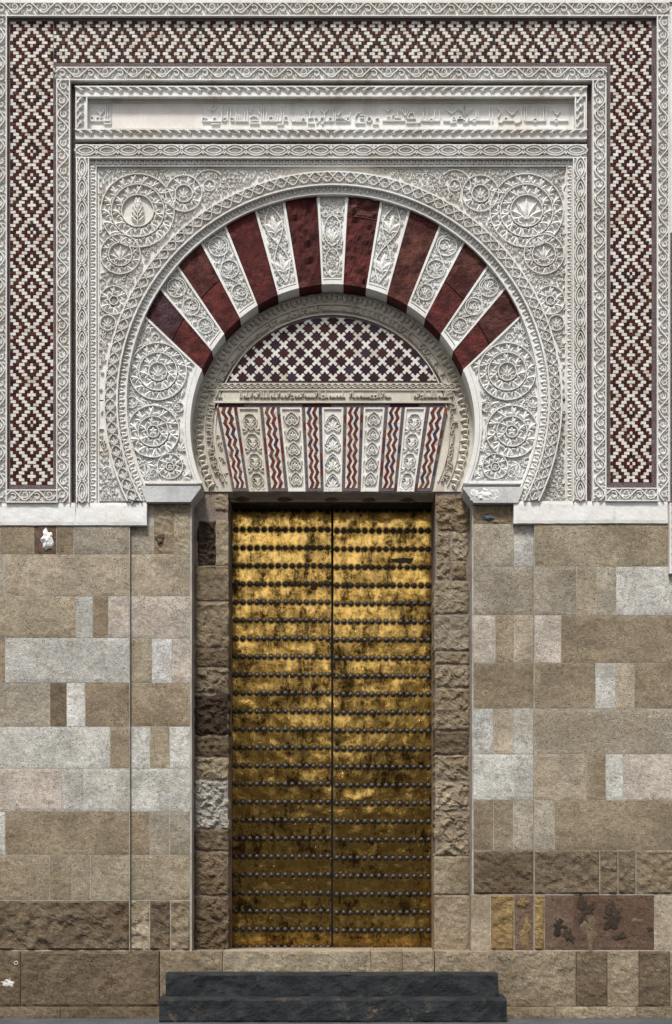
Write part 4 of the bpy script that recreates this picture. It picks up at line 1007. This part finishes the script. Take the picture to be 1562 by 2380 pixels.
# alfiz frame (almond chain + toothed fillet)
af = thing('almond_chain_frame', 'white carved frame of chained almond shapes round the arch panel', 'carved frame')
AD = -.010
straight(af, 'almond_moulding', 'h', 175.6, 1364, 335.3, 367, AD, 'almond', P=50.5)
straight(af, 'almond_moulding', 'v', 367.2, 1168, 176.6, 207, AD, 'almond', P=50.5); straight(af, 'almond_moulding', 'v', 367.2, 1164, 1332, 1364, AD, 'almond', P=50.5)
straight(af, 'toothed_moulding', 'h', 207.2, 1331.8, 369, 386, .008, 'teeth', rib=1.6, lift=3, h=3.5, rev=True)
straight(af, 'toothed_moulding', 'v', 386.2, 1168, 208.5, 224.5, .008, 'teeth', rib=1.6, lift=3, h=3.5); straight(af, 'toothed_moulding', 'v', 386.2, 1164, 1316.5, 1331, .008, 'teeth', rib=1.6, lift=3, h=3.5, rev=True)

# plain upper wall around and behind the carved work, and the next band above
uw = thing('upper_wall', 'plain pale wall face around the edges of the carved portal frame', 'wall')
MB().box(-420, -260, 1980, 3.5, .02, .4).box(-420, 3.5, 200, 1168, .07, .4).box(1340, 3.5, 1980, 1168, .07, .4).box(200, 3.5, 1340, 399, .1, .4).build('wall_face', MARBLE, uw)
MB().box(-420, 30, -12.3, 1168, .0, .1).build('wall_face', MARBLE, uw); MB().box(1556.2, 3.5, 1980, 1166, .012, .1).build('wall_face', MARBLE, uw)
for (a, b) in ((235, 405), (1200, 1480)): MB().box(a, -60, b, 2.2, .006, .1).build('red_inlay', RED, uw)
MB().box(1558.5, 540, 1572, 1166, .004, .1).build('red_inlay', RED, uw)
MB().box(-40, -4, 1600, 3.8, -.004, .1).build('fillet_moulding', MARBLE, uw)

# ------------------------------------------------------------------ tympanum inside the arch
TD = JAMB_D
ty = thing('tympanum', 'shadowed tan stone tympanum with a carved ring of lettering inside the arch', 'tympanum')
# ground sheet: arch-shaped
n = 64; c0, R0 = (772, 1002), 350
aend = math.pi/2+math.asin(140/R0)
pts = [(c0[0]+R0*math.sin(-aend+2*aend*i/n), c0[1]-R0*math.cos(-aend+2*aend*i/n)) for i in range(n+1)]
tg = MB().prism(pts, TD, .5).build('tympanum_ground', MARBLE_T, ty)
TE = math.pi/2+R_(25.5)
m = MB().ann(772, 1002, 271, 273.5, -TE, TE, 64, TD-.014, TD+.01).ann(772, 1002, 295, 297, -TE, TE, 64, TD-.014, TD+.01); rg = m.build('ring_fillet', MARBLE_T, ty)
r = Relief(TD, lambda a, t: fa(772, 1002, 284)(a-284*TE, -t)); r.kufic(2*284*TE, 9.5, 6., 2.4, 5); 
r.f = lambda a, t: fa(772, 1002, 284)(a-284*TE, -t)
r.v and r.build('ring_lettering', MARBLE_T, rg)
r = Relief(TD, lambda a, t: fa(772, 1002, 308)(a-308*TE, -t)); r.teeth(2*308*TE, 10, 24, 6.5); r.build('ring_leaf_teeth', MARBLE_T, rg)
# carved filler by the lintel foot
r = Relief(TD); r.fill(lambda x, y: y < 1136 and 950 < y and math.hypot(x-772, y-1002) < 268 and x < 500+(y-936)*.2-6, 480, 950, 545, 1138, 11, 3.0, lambda x, y: 1.5); r.build('filler_carving', MARBLE_T, tg)
MB().prism([(1050, 940), (1048, 1000), (1030, 1080), (1010, 1142), (1030, 1142), (1043, 1060), (1048, 960)][::-1], TD-.003, TD+.01).build('plaster_repair', mat_plain('pink_plaster', lin(200, 186, 170, .9), lin(182, 168, 152, .9), 7, .9, .2, .2), ty)

# lunette mosaic
lu = thing('lunette_mosaic', 'half-round mosaic of dark stars and pale crosses inside the arch', 'mosaic')
LDp = TD-.004
LR, LC = 285., (772., 1018.)
yb = 888.; a_l = math.acos((LC[1]-yb)/LR)
def seg(R, y, n=40):
    a = math.acos((LC[1]-y)/R); return [(LC[0]+R*math.sin(-a+2*a*i/n), LC[1]-R*math.cos(-a+2*a*i/n)) for i in range(n+1)]
MB().prism(seg(LR, yb+1.5), LDp, TD+.02).build('mosaic_bed', RED, lu)
con = seg(LR-5, yb-3.5)
CELL = 19.1
def star_poly(cx, cy):
    P = []
    for k in range(8):
        a = k*math.pi/4; tip = 12.7 if k % 2 == 0 else 9.9
        for da, rr in ((-.39, 8.6), (-.17, tip), (.17, tip)): P.append((cx+rr*math.cos(a+da), cy+rr*math.sin(a+da)))
    return P
def cross_poly(cx, cy):
    P = []
    for k in range(4):
        a = k*math.pi/2
        P.append((cx+5.6*math.cos(a-.3), cy+5.6*math.sin(a-.3))); P.append((cx+5.6*math.cos(a+.3), cy+5.6*math.sin(a+.3)))
        b = a+math.pi/4
        for da, rr in ((-.40, 9.4), (-.33, 11.8), (0, 12.4), (.33, 11.8), (.40, 9.4)): P.append((cx+rr*math.cos(b+da), cy+rr*math.sin(b+da)))
    return P
for j in range(0, 9):
    for i in range(-15, 16):
        cx, cy = 774+i*CELL, 744+j*CELL
        st_ = (i+j) % 2 == 0
        poly = clip(star_poly(cx, cy) if st_ else cross_poly(cx, cy), con)
        ar_ = abs(sum(poly[q][0]*poly[(q+1) % len(poly)][1]-poly[(q+1) % len(poly)][0]*poly[q][1] for q in range(len(poly))))/2 if poly else 0
        if ar_ < 25: continue
        MB().prism(poly, LDp-.006+rnd.uniform(-.001, .001) if st_ else LDp-.007+rnd.uniform(-.001, .0006), LDp+.002).build('star_tile' if st_ else 'cross_tile', T_STAR if st_ else T_WHITE, lu)

# lettered band between lunette and lintel
ib = thing('lettered_band', 'pale carved band with small lettering between the star mosaic and the striped lintel', 'carved band')
o = MB().box(485, 890, 1060, 905.5, TD-.016, TD+.05).box(484, 904, 1061, 907, TD-.024, TD+.05).build('leaf_strip', MARBLE_T, ib)
r = Relief(TD-.016, fh(487, 897)); r.interlace(570, 6, 15, 3.); r.build('leaf_carving', MARBLE_T, o)
o = MB().box(496, 907, 1049, 933, TD-.014, TD+.05).box(496, 931, 1049, 936, TD-.026, TD+.05).build('lettering_strip', MARBLE_T, ib)
for (x, L, sd_) in ((500, 22, 20), (556, 250, 21), (810, 100, 22), (960, 84, 25)): r = Relief(TD-.014, fh(x, 919)); r.kufic(L, 10, 5.5, 2.3, sd_); r.build('small_lettering', MARBLE_T, o)

# striped lintel
sl = thing('striped_lintel', 'flat lintel of alternating carved panels and red zigzag brick strips', 'lintel')
LD2 = TD-.012
MB().prism([(499, 936.3), (1043, 936.3), (1005, 1145), (540, 1143)][::-1], LD2+.006, .4).build('lintel_ground', MORTAR, sl)
for i in range(8):
    xa, xb = 500+542*i/8, 500+542*(i+1)/8
    MB().box(xa+.3, 936.6, xb-.3, 946, LD2-.001, LD2+.02).build('red_strip_stone', RED if i % 3 else T_STAR, sl)
tops = [501, 551, 604, 650, 702, 748, 799, 845, 895, 941, 991, 1042]; bots = [541, 579, 624, 670, 711, 752, 795, 838, 880, 922, 963, 1004]
YT, YB = 946.5, 1142.
def LQ(k, s_, t):                     # strip k, s 0..1 across, t 0..1 down
    x0 = tops[k]+(bots[k]-tops[k])*t; x1 = tops[k+1]+(bots[k+1]-tops[k+1])*t
    return (x0+(x1-x0)*s_, YT+(YB-YT)*t)
for k in range(11):
    if k % 2 == 0:
        m = MB().prism([LQ(k, 0.01, 0), LQ(k, 0.01, 1), LQ(k, .99, 1), LQ(k, .99, 0)], LD2+.001, LD2+.03); zp = m.build('zigzag_strip', MORTAR, sl)
        rows = 15
        for e in range(11):
            for (s0, s1) in ((.015, .15), (.85, .985)):
                t0, t1 = e/11+.003, (e+1)/11-.003
                MB().prism([LQ(k, s0, t0), LQ(k, s0, t1), LQ(k, s1, t1), LQ(k, s1, t0)], LD2-.004, LD2+.01).build('edge_brick', RED if rnd.random() < .65 else T_CHEV, zp)
        MB().prism([LQ(k, .16, .965), LQ(k, .16, .998), LQ(k, .84, .998), LQ(k, .84, .965)], LD2-.004, LD2+.01).build('edge_brick', RED, zp)
        bs = [.16, .275, .445, .555, .725, .84]
        for rr in range(rows):
            t0, t1 = rr/rows*.96, (rr+1)/rows*.96
            z0 = .06 if rr % 2 == 0 else -.06; z1 = -z0
            for q in range(5):
                g = .006
                f0 = lambda b_, z: b_+(z if .2 < b_ < .8 else 0)
                P = [LQ(k, f0(bs[q], z0)+g, t0+.0015), LQ(k, f0(bs[q], z1)+g, t1-.0015), LQ(k, f0(bs[q+1], z1)-g, t1-.0015), LQ(k, f0(bs[q+1], z0)-g, t0+.0015)]
                MB().prism(P, LD2-.0035+rnd.uniform(-.0008, .0008), LD2+.008).build('zigzag_tile', T_CHEV if q % 2 else T_WHITE, zp)
    else:
        m = MB().prism([LQ(k, 0.01, 0), LQ(k, .01, 1), LQ(k, .99, 1), LQ(k, .99, 0)], LD2+.004, LD2+.03)
        cp = m.build('carved_strip', MARBLE_T if k in (1, 3) else MARBLE, sl)
        fr = MB()
        for (s0, s1, t0, t1) in ((.02, .10, 0, 1), (.90, .98, 0, 1), (.10, .90, 0, .02), (.10, .90, .955, .999)):
            fr.prism([LQ(k, s0, t0), LQ(k, s0, t1), LQ(k, s1, t1), LQ(k, s1, t0)], LD2-.008, LD2+.01)
        fr.build('border_fillet', MARBLE_T if k == 1 else MARBLE, cp)
        r = Relief(LD2+.004, lambda a, t, k=k: LQ(k, .5+a/46., t/196.)); r_h = 4.
        if k in (3, 7):                   # hearts
            for i in range(5):
                y = 28+i*35
                for g in (-1, 1):
                    r.stem([(0, y-17), (g*9, y-10), (g*15, y), (g*12, y+10), (g*5, y+14), (0, y+9)], 2.4, r_h); r.stem([(0, y-9), (g*7, y-2), (g*8, y+5), (g*3, y+8)], 2., r_h); r.leaf(g*17, y-14, math.pi/2, 11, 5, r_h)
                r.fan(0, y+7, -math.pi/2, 14, 3, 1.2, .3, r_h)
        elif k == 5:                      # scale pattern
            for i in range(4):
                y = 34+i*46
                for g in (-1, 1):
                    r.stem([(0, y-18), (g*8, y-12), (g*14, y-2), (g*17, y+8)], 2.4, r_h); r.stem([(0, y-12), (g*8, y-6), (g*13, y+6)], 2., r_h); r.fan(g*13, y+26, -math.pi/2-g*.3, 18, 3, 1., .25, r_h)
                r.fan(0, y+20, -math.pi/2, 26, 5, 1.5, .2, r_h)
        else:
            for i in range(4):
                y = 30+i*46
                for g in (-1, 1):
                    r.stem([(0, y+24), (g*12, y+12), (g*14, y-2), (g*8, y-12), (0, y-14)], 2.4, r_h); r.curl(g*8, y+2, 5, 0, g*.9, 1.8, r_h); r.fan(g*8, y+26, -math.pi/2+g*1.0, 13, 3, 1.5, .3, r_h)
                r.fan(0, y+18, -math.pi/2, 20, 3, 1.0, .25, r_h)
        r.build('leaf_carving', MARBLE_T if k == 1 else MARBLE, cp)

# ------------------------------------------------------------------ unseen houses and wall added across the street to shape the brass reflections
def house(label, x0, x1, y0, h, wc, nwin):
    t = thing('added_street_house', label, 'house', 'added houses across the street, out of view')
    def wbox(nm, a0, a1, b0, b1, z0, z1, mt, par=t, c=None):
        V = [(x, y, z) for z in (z0, z1) for (x, y) in ((a0, b0), (a1, b0), (a1, b1), (a0, b1))]
        return link(nm, V, [(0, 1, 2, 3), (4, 5, 6, 7), (0, 1, 5, 4), (1, 2, 6, 5), (2, 3, 7, 6), (3, 0, 4, 7)], mt, par, color=c)
    wbox('wall', x0, x1, y0-7, y0, -.01, h, ASHLAR, t, wc)
    V = [(x0-.3, y0+.4, h), (x1+.3, y0+.4, h), (x1+.3, y0-7.4, h), (x0-.3, y0-7.4, h), (x0-.3, y0-3.5, h+1.3), (x1+.3, y0-3.5, h+1.3)]
    link('roof', V, [(0, 1, 5, 4), (2, 3, 4, 5), (0, 4, 3), (1, 2, 5), (0, 1, 2, 3)], RED, t)
    for i in range(nwin):
        cx = x0+(x1-x0)*(i+.5)/nwin
        for zb in (1.0, 3.6):
            if i == nwin//2 and zb == 1.0: wbox('door', cx-.55, cx+.55, y0-.1, y0+.04, 0, 2.2, BLACKW); continue
            wd = wbox('window', cx-.5, cx+.5, y0-.1, y0+.03, zb, zb+1.3, BLACKW); wbox('window_sill', cx-.6, cx+.6, y0-.1, y0+.12, zb-.08, zb, MARBLE, wd)
house('unseen dark stone house added across the street, with four bays of windows', -15, -.9, -17, 5.4, col('D'), 4)
house('unseen dark stone house added across the street, with five bays of windows', 1.7, 18, -17, 5.4, col('D'), 5)
gw = thing('added_alley_wall', 'unseen low stone wall added in the gap between the two added houses', 'wall')  # added out of view to keep the lower door's reflection dark
stone_v = [(x, y, z) for z in (-.01, 2.7) for (x, y) in ((-.95, -17.6), (1.75, -17.6), (1.75, -17.2), (-.95, -17.2))]
link('wall_body', stone_v, [(0, 1, 2, 3), (4, 5, 6, 7), (0, 1, 5, 4), (1, 2, 6, 5), (2, 3, 7, 6), (3, 0, 4, 7)], ASHLAR, gw, color=col('D'))
stone_v = [(x, y, z) for z in (2.7, 2.82) for (x, y) in ((-.89, -17.7), (1.69, -17.7), (1.69, -17.1), (-.89, -17.1))]
link('coping', stone_v, [(0, 1, 2, 3), (4, 5, 6, 7), (0, 1, 5, 4), (1, 2, 6, 5), (2, 3, 7, 6), (3, 0, 4, 7)], ASHLAR, gw, color=col('B'))
